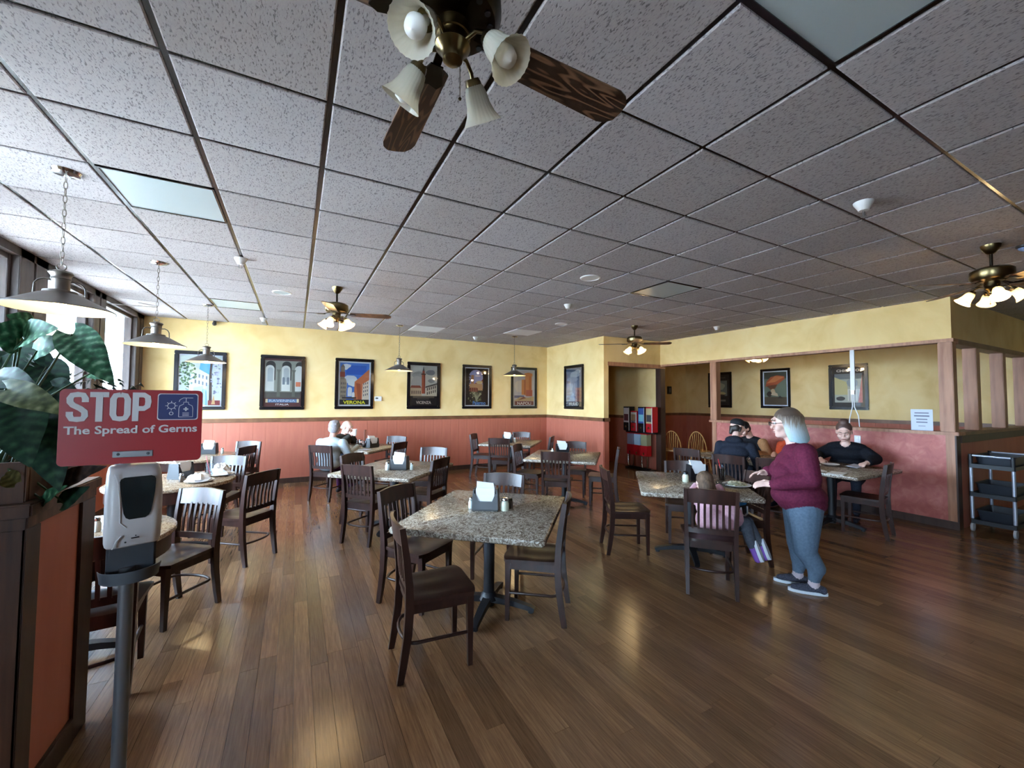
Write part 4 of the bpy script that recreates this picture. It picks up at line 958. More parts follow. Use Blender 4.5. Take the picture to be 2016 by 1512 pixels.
FRONDS = [
    ((-1.08, 2.782, 1.636), (-0.846, 2.595, 1.763)),
    ((-1.08, 2.782, 1.636), (-0.849, 2.656, 1.711)),
    ((-1.079, 2.782, 1.624), (-0.883, 2.676, 1.662)),
    ((-1.123, 2.804, 1.648), (-0.953, 2.71, 1.734)),
    ((-1.144, 2.815, 1.648), (-1.013, 2.684, 1.766)),
    ((-1.057, 2.771, 1.6), (-0.897, 2.685, 1.625)),
    ((-1.167, 2.826, 1.672), (-1.098, 2.727, 1.813)),
    ((-1.122, 2.805, 1.624), (-0.992, 2.738, 1.576)),
    ((-0.97, 2.70, 1.50), (-0.847, 2.809, 1.69)),
    ((-0.97, 2.70, 1.50), (-0.8, 2.776, 1.71)),
    ((-0.97, 2.70, 1.50), (-0.75, 2.79, 1.675)),
    ((-0.97, 2.70, 1.50), (-0.71, 2.75, 1.69)),
    ((-0.97, 2.70, 1.50), (-0.77, 2.69, 1.69)),
    ((-0.97, 2.70, 1.50), (-0.86, 2.76, 1.7)),
]
def leaf_mesh(L, w, m):
    n = 9; k = 6; vs = []; fs = []
    for i in range(n+1):
        u = i/n
        hw = w/2*math.sin(PI*min(1, (u*.93+.07))**.8)**.85*(1 if u < .35 else 1-.12*((u-.35)/.65))
        if i == n: hw = .002
        for j in range(-k, k+1):
            s = j/k; ripple = .012*L*math.sin(6*u*PI)*abs(s)
            y = u*L-abs(s)**2*.10*L*(1-u)*1.6
            vs.append((s*hw, y, -.25*L*(u-.3)**2+.22*hw*abs(s)+ripple))
    K = 2*k+1
    for i in range(n):
        for j in range(K-1): a = i*K+j; fs.append((a, a+1, a+K+1, a+K))
    b = MB().add(vs, fs)
    o = len(vs); b.add([(x, y, z-.0015) for x, y, z in vs], [f[::-1] for f in fs])
    return b.mesh('leaf', m, 60)
LM = {'A': M_LEAF1, 'D': M_LEAF2, 'O': M_LEAF3, 'B': M_LEAF4}
pt = thing('leafy_plant', 'large-leaved green plant spilling over the planter box at the left edge', 'plant', (-1.06, 2.43, 1.33))
ROOT = Vector((-1.06, 2.43, 1.33)); M_STEM = mat('plant_stem', (70, 92, 58), .5)
for m, a, b, w in LEAVES:
    a, b = Vector(a), Vector(b); d = b-a; L = d.length; y = d.normalized()
    toc = (Vector((0, 0, 1.75))-a).normalized(); nz = (toc+Vector((-.35, 0, .35))); nz = (nz-y*nz.dot(y)).normalized(); xx = y.cross(nz)
    M4 = Matrix((xx, y, nz)).transposed().to_4x4(); M4.translation = a-ROOT
    o = bpy.data.objects.new('leaf', leaf_mesh(L, max(w, .05), LM[m])); COL.objects.link(o); o.parent = pt; o.matrix_local = M4
    p0 = Vector((random.uniform(-.1, .08), random.uniform(-.08, .08), -.01)); p2 = a-ROOT+y*.01
    mid = (p0+p2)/2+Vector((0, 0, .05))
    MB().tube([p0, mid, p2], [.006, .005, .0035], 6).build('stem', M_STEM, pt, 60)
fr = thing('fern', 'dark feathery fern among the large leaves of the planter', 'plant', (-1.10, 2.56, 1.33))
FR0 = Vector((-1.10, 2.56, 1.33))
for a, b in FRONDS:
    b = Vector(b)-FR0; a = Vector(a)-FR0
    f = MB(); P0 = Vector((0, 0, -.005)); n = 16
    path = [P0.lerp(a, min(1, q/8)) if q <= 8 else a.lerp(b, (q-8)/(n-8)) for q in range(n+1)]
    f.tube(path, [.004]*9+[.003-.0003*(q) for q in range(n-8)], 5)
    for q in range(8, n+1):
        t0 = (path[q]-path[q-1]).normalized(); sd_ = t0.cross(Vector((.3, -.6, .7))).normalized()
        for s in (-1, 1):
            l = .075*(1-.7*(q-8)/(n-8)); p = path[q]; e = p+(sd_*s+t0*.5).normalized()*l+Vector((0, 0, -.01)); wv = t0*.007
            f.add([p-wv, p+wv, e, p+Vector((0, 0, .002))], [(0, 1, 2), (0, 2, 3), (1, 3, 2), (0, 3, 1)])
    f.build('frond', M_FERN, fr)
# ------------------------------------------------------------------ hand sanitizer stand with sign
st = thing('sanitizer_stand', 'grey pole stand with a white touch-free hand sanitizer dispenser', 'sanitizer stand', (-.415, 1.62, 0), R(20))
M_GREY = mat('grey_plastic', (72, 76, 82), .5); M_POLE = mat('pole_grey', (118, 120, 124), .35, .6); M_DISP = mat('dispenser_white', (204, 200, 200), .35)
MB().lathe([(.16, 0), (.16, .008), (.15, .014), (.02, .018)], 32).build('base', M_GREY, st, 40)
MB().lathe([(.0175, .016), (.0175, 1.12)], 24, c=(-.015, .0, 0)).build('pole', M_POLE, st, 40)
MB().lathe([(.019, 1.12), (.019, 1.46)], 20, c=(-.03, .03, 0)).build('upper_pole', M_POLE, st, 40)
MB().box(-.06, .05, .0, .02, 1.10, 1.24, c=.006).build('back_plate', M_GREY, st)
tr = MB()
tp = [(.066*math.cos(R(a))+.008, -.02-.065*math.sin(R(a))) for a in range(0, 181, 15)]
pr = [(x-.015, y+.03) for x, y in tp]
tr.prism(pr, 1.085, 1.095)
n = len(pr)
tr.add([(x, y, 1.09) for x, y in pr]+[(x*1.08+.001, y*1.05, 1.12) for x, y in pr]+[(x*1.04, y*1.0, 1.12) for x, y in pr], [(i, i+1, n+i+1, n+i) for i in range(n-1)]+[(n+i, n+i+1, 2*n+i+1, 2*n+i) for i in range(n-1)])
tr.build('drip_tray', M_GREY, st, 40)
d = MB(); ow, od, oh = .128, .105, .24
# body as stacked rounded rectangles, bulging front
def ring(z, w, dp, r): return [(x, y-dp/2+.0, z) for x, y in rounded_rect(w, dp, r, 5)]
rs = [ring(0, .118, .085, .02), ring(.006, .126, .095, .024), ring(.06, .128, .108, .026), ring(.16, .128, .105, .026), ring(.215, .124, .088, .026), ring(.235, .116, .072, .024), ring(.24, .104, .06, .02)]
nn = len(rs[0]); d.add([v for r_ in rs for v in r_], [list(range(nn))[::-1], [6*nn+i for i in range(nn)]]+[(q*nn+i, q*nn+(i+1) % nn, (q+1)*nn+(i+1) % nn, (q+1)*nn+i) for q in range(6) for i in range(nn)])
dj = d.build('dispenser', M_DISP, st, 50, (-.01, .005, 1.198)); dj.scale = (.94, .94, .94)
def fy_(z): return -np.interp(z, [0, .006, .06, .16, .215, .235], [.085, .095, .108, .105, .088, .072])
wz = [.086, .092, .105, .13, .16, .185, .198, .205, .209]; wh_ = [.018, .026, .031, .0345, .038, .0405, .041, .038, .030]
gv = [(.004+s*hw, fy_(z)-.0025, z) for z, hw in zip(wz, wh_) for s in (-1, -.4, .4, 1)]
MB().add(gv+[(x, y+.01, z) for x, y, z in gv], [(r*4+k, r*4+k+1, r*4+k+5, r*4+k+4) for r in range(8) for k in range(3)]+[(r*4, r*4+4, 36+r*4+4, 36+r*4) for r in range(8)]+[(r*4+3, 36+r*4+3, 36+r*4+7, r*4+7) for r in range(8)]).build('level_window', mat('dark_window_plastic', (26, 34, 36), .15), dj, 50)
MB().tube([(-.048, -.092, .222), (-.04, -.104, .19), (-.036, -.1075, .14), (-.034, -.1085, .08), (-.02, -.1085, .062)], .0016, 6).tube([(-.03, -.1075, .04), (-.04, -.105, .028), (-.048, -.1, .004)], .0016, 6).build('moulding_line', M_WHITE, dj)
MB().box(-.008, .01, -.1095, -.107, .028, .031).sphere((-.02, -.1075, .02), .0025, 8, 6).sphere((.002, -.109, .036), .0018, 8, 6).build('sensor_mark', M_BPLAS, dj)
sg = thing('stop_sign', 'red rounded sign reading STOP The Spread of Germs above the dispenser', 'sign', (-.416, 1.579, 1.536), 0)
M_RED = mat('sign_red', (156, 26, 33), .35); M_SIGNW = mat('sign_white', (214, 210, 210), .5); M_NAVY = mat('sign_navy', (34, 46, 100), .4)
MB().add([(x, -.003, z) for x, z in rounded_rect(.318, .214, .012)]+[(x, .003, z) for x, z in rounded_rect(.318, .214, .012)], [list(range(24)), list(range(47, 23, -1))]+[(i, 24+i, 24+(i+1) % 24, (i+1) % 24) for i in range(24)]).build('panel', M_RED, sg)
def stroke(name, paths, w, x0, wid, h=.084, zc=.057):
    b = MB()
    for q, p in enumerate(paths): b.tube([(x0+u*wid, -.0036-.0004*q, zc-h/2+v*h) for u, v in p], 1, sq=(w, .0014), up=(0, 1, 0))
    return b.build(name, M_SIGNW, sg)
lw_ = .0145
stroke('letter_s', [[(.84, .66), (.84, .78), (.74, .90), (.5, .915), (.26, .89), (.16, .78), (.17, .66), (.30, .56), (.62, .45), (.82, .34), (.84, .2), (.74, .1), (.5, .085), (.26, .1), (.16, .22), (.16, .34)]], lw_, -.145, .046)
stroke('letter_t', [[(0, .915), (1, .915)], [(.5, .9), (.5, 0)]], lw_*1.02, -.097, .040)
stroke('letter_o', [[(.5, .915), (.74, .89), (.84, .76), (.84, .5), (.84, .24), (.74, .11), (.5, .085), (.26, .11), (.16, .24), (.16, .5), (.16, .76), (.26, .89), (.5, .915)]], lw_, -.055, .046)
stroke('letter_p', [[(.18, 0), (.18, 1)], [(.18, .915), (.62, .915), (.82, .84), (.86, .68), (.82, .52), (.62, .44), (.18, .44)]], lw_, -.006, .042)
textpart('The Spread of Germs', .296, .030, M_SIGNW, sg, (.0, -.0036, -.012), bold=.022)
for rw, rh, y, m in ((.098, .080, -.0036, M_SIGNW), (.0935, .0755, -.0040, M_NAVY)):
    rp = rounded_rect(rw, rh, .007, 4); MB().add([(x+.1, y, z+.057) for x, z in rp]+[(x+.1, y+.001, z+.057) for x, z in rp], [list(range(20)), list(range(39, 19, -1))]+[(i, 20+i, 20+(i+1) % 20, (i+1) % 20) for i in range(20)]).build('pictogram_panel', m, sg)
ic = MB(); lw = .0009
def ln(pts, closed=False): ic.tube([(x, -.0042, z) for x, z in pts], lw, 5, closed=closed)
ln([(.084+.009*math.cos(2*PI*k/16), .06+.009*math.sin(2*PI*k/16)) for k in range(16)], True)
for k in range(8):
    a = 2*PI*k/8; ln([(.084+.009*math.cos(a), .06+.009*math.sin(a)), (.084+.0145*math.cos(a), .06+.0145*math.sin(a))])
ln([(.084+.0045*math.cos(2*PI*k/12), .037+.0045*math.sin(2*PI*k/12)) for k in range(12)], True)
ln([(.102, .026), (.136, .026), (.136, .052), (.134, .060), (.125, .065), (.125, .071), (.113, .071), (.113, .065), (.104, .060), (.102, .052), (.102, .026)])
ln([(.119, .072), (.119, .084)]); ln([(.136, .084), (.112, .084), (.104, .078), (.102, .072)])
for z in (.03, .034, .038): ln([(.111, z), (.127, z)])
ic.build('pictogram', M_SIGNW, sg)
MB().box(.117, .121, -.0046, -.0036, .044, .056).box(.113, .125, -.0046, -.0037, .048, .052).build('plus_mark', M_SIGNW, sg)
MB().box(-.045, .045, -.005, -.003, -.089, -.071, c=.001).build('sign_clip', M_STEEL, sg)
for x in (-.032, .034): MB().sphere((x, -.005, -.08), (.004, .0015, .004), 10, 6).build('screw', M_GREY, sg)
MB().box(-.05, .01, .003, .03, -.10, -.06, c=.002).build('bracket', M_GREY, sg)

# ------------------------------------------------------------------ bus cart
ct = thing('utility_cart', 'black three-tier bus cart with pale metal legs beside the half wall', 'cart', (7.62, 1.70, 0))
M_LEG = mat('cart_leg_alu', (186, 192, 206), .35, .5); M_CART = mat('cart_black', (30, 32, 38), .5); M_TUB = mat('bus_tub', (40, 44, 52), .45)
for z in (.13, .47, .83):
    MB().box(0, .78, -.185, .185, z-.03, z-.018).box(0, .02, -.185, .185, z-.018, z+.02, c=.004).box(.76, .78, -.185, .185, z-.018, z+.02, c=.004).box(.02, .76, -.185, -.168, z-.018, z+.015).box(.02, .76, .168, .185, z-.018, z+.015).build('shelf', M_CART, ct)
for x in (.02, .76):
    for y in (-.175, .175):
        for z0, z1 in ((.16, .44), (.50, .80)): MB().lathe([(.017, z0), (.017, z1)], 14, c=(x, y, 0)).build('leg', M_LEG, ct, 40)
        MB().lathe([(.02, .44), (.02, .50)], 14, c=(x, y, 0)).lathe([(.02, .80), (.02, .97)], 14, c=(x, y, 0)).lathe([(.014, .1), (.014, .16)], 12, c=(x, y, 0)).build('leg_socket', M_CART, ct, 40)
        w = MB().lathe([(.052, -.012), (.052, .012)], 20).lathe([(.02, -.014), (.02, .014)], 12).rot(Matrix.Translation((x, y-.0, .052)) @ Matrix.Rotation(R(90), 4, 'X') ).build('caster', mat('caster_grey', (168, 172, 176), .5), ct, 40)
MB().tube([(.02, -.175, .955), (.02, .175, .955)], .013, 10).build('handle', M_LEG, ct, 60); MB().tube([(.76, -.175, .955), (.76, .175, .955)], .013, 10).build('handle', M_LEG, ct, 60)
def tub(label, x, y, z):
    o = thing('bus_tub', label, 'tub', (x, y, z), 0, 'black bus tubs on the cart')
    b = MB(); t_ = rounded_rect(.50, .34, .03, 3); n = len(t_); lo = [(u*.88, v*.88) for u, v in t_]
    b.add([(u, v, 0) for u, v in lo]+[(u, v, .14) for u, v in t_]+[(u*.96, v*.95, .14) for u, v in t_]+[(u*.95, v*.94, .008) for u, v in lo], [list(range(n))[::-1], [3*n+i for i in range(n)]]+[(q*n+i, q*n+(i+1) % n, (q+1)*n+(i+1) % n, (q+1)*n+i) for q in range(3) for i in range(n)])
    b.build('body', M_TUB, o); rim = [(u*1.03, v*1.04, .14) for u, v in t_]; MB().tube(rim, .006, 6, closed=True).build('rim', M_TUB, o, 60)
for z, l in ((.8125, 'top shelf'), (.4525, 'middle shelf'), (.1125, 'bottom shelf')): tub('black plastic bus tub on the '+l+' of the cart', 7.62+.39, 1.70, z)

# ------------------------------------------------------------------ sticker and gumball machines in the hall
gr = thing('vending_rack', 'rack of red gumball and sticker machines in the hall opening', 'vending rack', (7.22, 7.12, 0))
M_VRED = mat('vending_red', (176, 24, 32), .35); M_VBLK = mat('vending_black', (22, 20, 22), .4)
for y in (-.22, .22):
    MB().tube([(0, y, .95), (0, y, .12), (.0, y+.03, .06), (0, y+.09, .04), (0, y+.15, .06), (0, y+.17, .12), (0, y+.17, .95)], .016, 8).build('stand_tube', M_CHROME, gr, 60)
MB().box(-.1, .14, -.36, .40, 0, .035, c=.005).box(-.03, .03, -.3, .35, .03, .06).build('base', M_VBLK, gr)
MB().box(-.02, .04, -.45, .45, .86, .90).build('crossbar', M_VBLK, gr)
cols = [((206, 200, 206), (96, 46, 60)), ((186, 182, 170), (150, 120, 90)), ((60, 92, 160), (120, 190, 200)), ((176, 160, 116), (60, 60, 66))]
for k in range(4):
    y = .36-.24*k
    z0, z1 = (.90, 1.48) if k != 1 else (.90, 1.38)
    b = MB().box(-.09, .09, y-.1, y+.1, z0, z1, c=.006).build('machine', M_VRED if k in (1, 3) else M_VBLK, gr)
    MB().box(-.094, -.09, y-.085, y+.085, z0+.2, z1-.03).build('display_card', flat(cols[k][0]), b)
    MB().box(-.097, -.094, y-.07, y+.07, z0+.24, z0+.40).build('picture', flat(cols[k][1]), b)
    if k == 1: textpart('565', .13, .06, flat((30, 36, 70)), b, (-.0985, y, z0+.225), (PI/2, 0, -PI/2), .04)
    MB().box(-.098, -.09, y-.098, y-.088, z0+.0, z1-.02).build('edge_strip', M_WHITE, b)
    MB().lathe([(.025, 0), (.025, .02)], 12).rot(Matrix.Translation((-.09, y, z0+.1)) @ Matrix.Rotation(-PI/2, 4, 'Y')).build('coin_knob', M_CHROME, b, 40)
for k in range(3):
    y = .26-.22*k
    b = MB().box(-.08, .08, y-.1, y+.1, .34, .58, c=.008).build('gumball_base', M_VRED, gr)
    MB().box(-.075, .075, y-.092, y+.092, .58, .84, c=.006).build('gumball_bin', flat(((150, 150, 176), (176, 206, 230), (150, 150, 116))[k]), b)
    MB().box(-.083, -.075, y-.02, y+.02, .37, .42).build('flap', M_CHROME, b)
    MB().box(-.085, .085, y-.1, y+.1, .84, .86).build('lid', M_VRED, b)
# ------------------------------------------------------------------ bow-back oak chairs in the far room
def windsor(label, x, y, a):
    t = thing('windsor_chair', label, 'chair', (x, y, 0), R(a)-PI/2, 'oak bow-back chairs')
    slab([(.23*math.cos(2*PI*k/24), .22*math.sin(2*PI*k/24)) for k in range(24)], .43, .465, .01, M_OAK, 'seat', t)
    hoop = [(.2*math.cos(R(q)), -.16-.1*math.sin(R(q))*1.0, .46+.46*math.sin(R(q))) for q in range(0, 181, 12)]
    MB().tube(hoop, .012, 8).build('bow', M_OAK, t, 60)
    for k in range(7):
        u = -.14+.14/3*k; s = math.sqrt(max(0, 1-(u/.2)**2)); MB().tube([(u*.8, -.17, .46), (u, -.16-.1*s, .46+.46*s)], .007, 6).build('spindle', M_OAK, t, 60)
    for sx in (-1, 1):
        for sy in (-1, 1): MB().tube([(sx*.13, sy*.13, .44), (sx*.19, sy*.19, 0)], [.016, .012], 8).build('leg', M_OAK, t, 60)
        MB().tube([(sx*.165, -.165, .2), (sx*.165, .165, .2)], .009, 6).build('stretcher', M_OAK, t, 60)
windsor('honey-oak bow-back chair in the dark passage, nearer the fir post', 8.42, 6.42, 20)
windsor('honey-oak bow-back chair in the dark passage, farther left', 8.02, 6.86, 35)
# ------------------------------------------------------------------ raceway, outlet, paper sign on the half wall
t = thing('wire_raceway', 'white wire raceway and cords hanging from the header to the half wall', 'raceway', (XH-.03, 3.03, 0))
MB().box(-.012, .012, -.028, .028, 1.80, 2.415, c=.003).build('channel', M_WHITE, t); MB().box(-.016, .016, -.02, .02, 1.74, 1.80).build('clip', M_STEEL, t)
MB().tube([(0, .012, 1.78), (0, .012, 1.55), (0, .05, 1.38), (0, .06, 1.25)], .007, 8).build('cord', M_WHITE, t, 60); MB().tube([(0, -.008, 1.78), (0, -.012, 1.55), (0, -.06, 1.42), (0, -.07, 1.25)], .007, 8).build('cord', M_WHITE, t, 60)
t = thing('wall_outlet', 'white outlet plate on the half wall behind the black-shirted woman', 'outlet', (XH-.001, 3.0, 1.06))
MB().box(-.008, 0, -.04, .04, -.06, .06, c=.003).build('plate', M_WHITE, t); MB().box(-.011, -.008, -.018, .018, .008, .04).box(-.011, -.008, -.018, .018, -.04, -.008).build('socket', M_PAPER, t)
t = thing('paper_sign', 'white printed paper sign standing on the half wall cap', 'sign', (XH-.0, 2.28, 1.246), R(4))
MB().box(-.002, .002, -.108, .108, .0, .285).build('sheet', mat('sign_paper', (206, 214, 232), .7), t)
MB().box(-.03, .03, -.108, .108, 0, .004).build('holder_foot', M_CLEAR, t)
for z, w, h in ((.235, .14, .014), (.195, .15, .018), (.15, .11, .014), (.11, .11, .014), (.06, .07, .007)):
    MB().box(-.003, -.002, -w/2, w/2, z-h/2, z+h/2).build('blurred_text_line', mat('blurred_ink', (118, 122, 140), .8), t)
# dim table with napkins in the far room
# ------------------------------------------------------------------ people
def V3(*a): return np.array(a, float)
def cap_prim(p0, p1, r0, r1):
    p0, p1 = Vector(p0), Vector(p1); ax = p1-p0; L = ax.length; b = MB(); prof = []
    for k in range(7): a = -PI/2+PI/2*k/6; prof.append((max(r0*math.cos(a), 0), r0*math.sin(a)))
    for k in range(7): a = PI/2*k/6; prof.append((max(r1*math.cos(a), 0), L+r1*math.sin(a)))
    b.lathe(prof, 16, cap=False)
    q = Vector((0, 0, 1)).rotation_difference(ax.normalized()) if L > 1e-6 else Matrix.Identity(3).to_quaternion()
    b.rot(Matrix.Translation(p0) @ q.to_matrix().to_4x4()); return b
def person(name, label, loc, facing, prims, mats, voxel=.008, smooth=5):
    """prims: ('c', p0, p1, r0, r1, matidx) tapered capsule, ('e', c, r, matidx, [euler]) ellipsoid.
    One continuous voxel-fused surface; each face takes the material of the nearest primitive."""
    t = thing(name, label, 'person', loc, R(facing)-PI/2)
    vs = []; fs = []
    for p in prims:
        if p[0] == 'c': b = cap_prim(*p[1:5])
        else:
            b = MB().sphere((0, 0, 0), p[2], 22, 14); M4 = Matrix.Translation(p[1])
            if len(p) > 4: M4 = M4 @ Euler(p[4]).to_matrix().to_4x4()
            b.rot(M4)
        o = len(vs); vs += b.v; fs += [[i+o for i in f] for f in b.f]
    me = bpy.data.meshes.new('raw'); me.from_pydata(vs, [], fs); me.validate()
    ob = bpy.data.objects.new('raw', me); COL.objects.link(ob)
    m = ob.modifiers.new('r', 'REMESH'); m.mode = 'VOXEL'; m.voxel_size = voxel
    m2 = ob.modifiers.new('s', 'SMOOTH'); m2.factor = .5; m2.iterations = smooth
    dg = bpy.context.evaluated_depsgraph_get(); out = bpy.data.meshes.new_from_object(ob.evaluated_get(dg))
    bpy.data.objects.remove(ob); bpy.data.meshes.remove(me); out.name = 'body'; out.materials.clear()
    for mm in mats: out.materials.append(mm)
    n = len(out.polygons); c = np.zeros(n*3); out.polygons.foreach_get('center', c); c = c.reshape(-1, 3)
    best = np.full(n, 1e9); idx = np.zeros(n, int)
    for p in prims:
        if p[0] == 'c':
            a, bb = np.array(p[1], float), np.array(p[2], float); ax = bb-a; L2 = max(ax@ax, 1e-9)
            tt = np.clip(((c-a)@ax)/L2, 0, 1); dist = np.linalg.norm(c-a-tt[:, None]*ax, axis=1)-(p[3]+(p[4]-p[3])*tt); mi = p[5]
        else:
            q = c-np.array(p[1], float)
            if len(p) > 4: q = q @ np.array(Euler(p[4]).to_matrix())
            r = np.array(p[2], float); dist = (np.linalg.norm(q/r, axis=1)-1)*r.min(); mi = p[3]
        k = dist < best; best[k] = dist[k]; idx[k] = mi
    out.polygons.foreach_set('material_index', idx.astype(np.int32)); out.polygons.foreach_set('use_smooth', [True]*n); out.update()
    link('body', out, t); return t
def head(prims, c, yaw, pitch, s=1., sk=0, jaw=1., roll=0.):
    """head primitives around centre c (face towards local +Y turned by yaw/pitch); returns a transform"""
    Rm = Euler((pitch, roll, yaw), 'XYZ').to_matrix(); c = Vector(c)
    def P(x, y, z): return tuple(c+Rm @ (Vector((x, y, z))*s))
    e = tuple(Euler((pitch, roll, yaw), 'XYZ'))
    prims += [('e', P(0, -.012, .02), (.076*s, .094*s, .098*s), sk, e), ('e', P(0, .022, -.055), (.058*s*jaw, .062*s, .062*s), sk, e), ('e', P(0, .06, -.088), (.026*s*jaw, .026*s, .022*s), sk, e),
              ('c', P(0, .082, .02), P(0, .100, -.020), .009*s, .0125*s, sk), ('e', P(0, .085, -.055), (.024*s, .014*s, .011*s), sk, e), ('e', P(.04, .055, -.028), (.03*s, .032*s, .032*s), sk, e), ('e', P(-.04, .055, -.028), (.03*s, .032*s, .032*s), sk, e),
              ('e', P(0, .078, .042), (.055*s, .016*s, .014*s), sk, e)]
    for q in (-1, 1): prims += [('e', P(q*.079, -.008, -.005), (.012*s, .022*s, .033*s), sk, e)]
    return P, Rm, s
M_EYEW = mat('eye_white', (226, 222, 218), .3); M_EYEB = mat('eye_dark', (40, 32, 30), .2); M_LIP = mat('lips', (158, 90, 86), .5); M_BROW = mat('brow', (92, 74, 62), .8)
def face(t, hd, closed=False, brow=M_BROW):
    P, Rm, s = hd
    for q in (-1, 1):
        if not closed:
            e = MB().sphere(P(q*.032, .078, .015), .0115*s, 10, 8).build('eye', M_EYEW, t, 60)
            MB().sphere(P(q*.032, .087, .014), .0058*s, 8, 6).build('iris', M_EYEB, e, 60)
        else: MB().tube([P(q*.046, .078, .010), P(q*.032, .089, .004), P(q*.018, .086, .008)], .0028*s, 6).build('eyelid', M_LIP, t, 60)
        MB().tube([P(q*.05, .078, .036), P(q*.034, .091, .043), P(q*.016, .092, .037)], .0042*s, 6).build('eyebrow', brow, t, 60)
    MB().tube([P(-.024, .088, -.057), P(0, .1, -.053), P(.024, .088, -.057)], [.003*s, .0055*s, .003*s], 8).build('mouth', M_LIP, t, 60)
def hair(t, hd, shapes, m, name='hair', voxel=.009, it=3):
    P, Rm, s = hd; e = tuple(Rm.to_euler()); vs = []; fs = []
    for p in shapes:
        if p[0] == 'e': b = MB().sphere((0, 0, 0), tuple(k*s for k in p[2]), 20, 14).rot(Matrix.Translation(P(*p[1])) @ Rm.to_4x4())
        else: b = cap_prim(P(*p[1]), P(*p[2]), p[3]*s, p[4]*s)
        o = len(vs); vs += b.v; fs += [[i+o for i in f] for f in b.f]
    me = bpy.data.meshes.new('raw'); me.from_pydata(vs, [], fs); ob = bpy.data.objects.new('raw', me); COL.objects.link(ob)
    r = ob.modifiers.new('r', 'REMESH'); r.mode = 'VOXEL'; r.voxel_size = voxel
    q = ob.modifiers.new('s', 'SMOOTH'); q.factor = .5; q.iterations = it
    dg = bpy.context.evaluated_depsgraph_get(); out = bpy.data.meshes.new_from_object(ob.evaluated_get(dg)); bpy.data.objects.remove(ob); bpy.data.meshes.remove(me)
    out.materials.clear(); out.materials.append(m); out.polygons.foreach_set('use_smooth', [True]*len(out.polygons)); out.name = name
    return link(name, out, t)
def hand(prims, wrist, fdir, palm_n, sk, side=1, curl=.5, s=1.):
    """palm plus five fingers; fdir = finger direction, palm_n = out of the palm"""
    f = Vector(fdir).normalized(); n = Vector(palm_n); n = (n-f*n.dot(f)).normalized(); x = f.cross(n)*side; w = Vector(wrist)
    k = w+f*.075*s
    prims.append(('c', tuple(w), tuple(w+f*.03*s), .024*s, .028*s, sk))
    for u in (-.024, -.008, .008, .024): prims.append(('c', tuple(w+f*.02*s+x*u*.8*s), tuple(k+x*u*s), .014*s, .0115*s, sk))
    for u, L in ((-.030, .062), (-.010, .076), (.010, .080), (.030, .070)):
        a = k+x*u*s; d1 = (f+n*curl*.5).normalized(); d2 = (f+n*curl*1.4).normalized(); d3 = (f*.6+n*curl*1.8).normalized()
        b = a+d1*L*.45*s; c = b+d2*L*.33*s; d = c+d3*L*.25*s
        prims += [('c', tuple(a), tuple(b), .0095*s, .009*s, sk), ('c', tuple(b), tuple(c), .009*s, .0082*s, sk), ('c', tuple(c), tuple(d), .0082*s, .007*s, sk)]
    a = w+f*.025*s+x*.03*s; b = a+(x*.8+f*.8+n*.3).normalized()*.042*s; c = b+(f*.9+x*.15+n*.5).normalized()*.03*s
    prims += [('c', tuple(a), tuple(b), .0135*s, .0105*s, sk), ('c', tuple(b), tuple(c), .0105*s, .0085*s, sk)]
M_SKIN = noise_mat('fair_skin', [(.35, (214, 164, 146)), (.65, (226, 182, 164))], ns=14, rough=.5); M_SKIN2 = noise_mat('pale_skin', [(.35, (220, 176, 160)), (.65, (232, 194, 180))], ns=14, rough=.5)
def cloth(name, a, b, ns=60): return noise_mat(name, [(.3, a), (.7, b)], ns=ns, rough=.85, bumpS=.25, bumpD=.003, spec=.2)
M_MAROON = cloth('maroon_knit', (84, 26, 48), (104, 36, 60)); M_LEGG = cloth('grey_blue_leggings', (86, 104, 122), (100, 118, 136)); M_SOCK = mat('ankle_sock', (206, 190, 196), .8)
M_SHOE = noise_mat('grey_knit_shoe', [(.4, (46, 48, 60)), (.6, (74, 76, 92))], ns=120, rough=.8); M_SOLE = mat('white_sole', (224, 230, 236), .6)
def sneaker(prims, heel, dirv, up, um, L=.25):
    """foot: toe along dirv from heel point on the ground"""
    h = Vector(heel); d = Vector(dirv).normalized(); u = Vector(up)
    prims += [('c', tuple(h+d*.03+u*.04), tuple(h+d*.10+u*.055), .036, .038, um), ('c', tuple(h+d*.10+u*.05), tuple(h+d*(L-.045)+u*.033), .040, .030, um)]
def sole(t, heel, dirv, L=.25, m=None, up=(0, 0, 1)):
    h = Vector(heel); d = Vector(dirv).normalized(); u = Vector(up); x = d.cross(u); b = MB(); pts = []
    for k in range(20):
        a = 2*PI*k/20; q = math.cos(a); w = .037+(.007 if q > 0 else 0); pts.append(h+d*(L/2+L/2*q)+x*(w*math.sin(a)*(1 if abs(q) < .7 else 1.0)))
    n = 20; b.add([p+u*.001 for p in pts]+[p+u*(.024+.012*max(0, (p-h).dot(d)/L-.7)) for p in pts], [list(range(n))[::-1], list(range(n, 2*n))]+[(i, (i+1) % n, n+(i+1) % n, n+i) for i in range(n)])
    return b.build('sole', m or M_SOLE, t, 40)

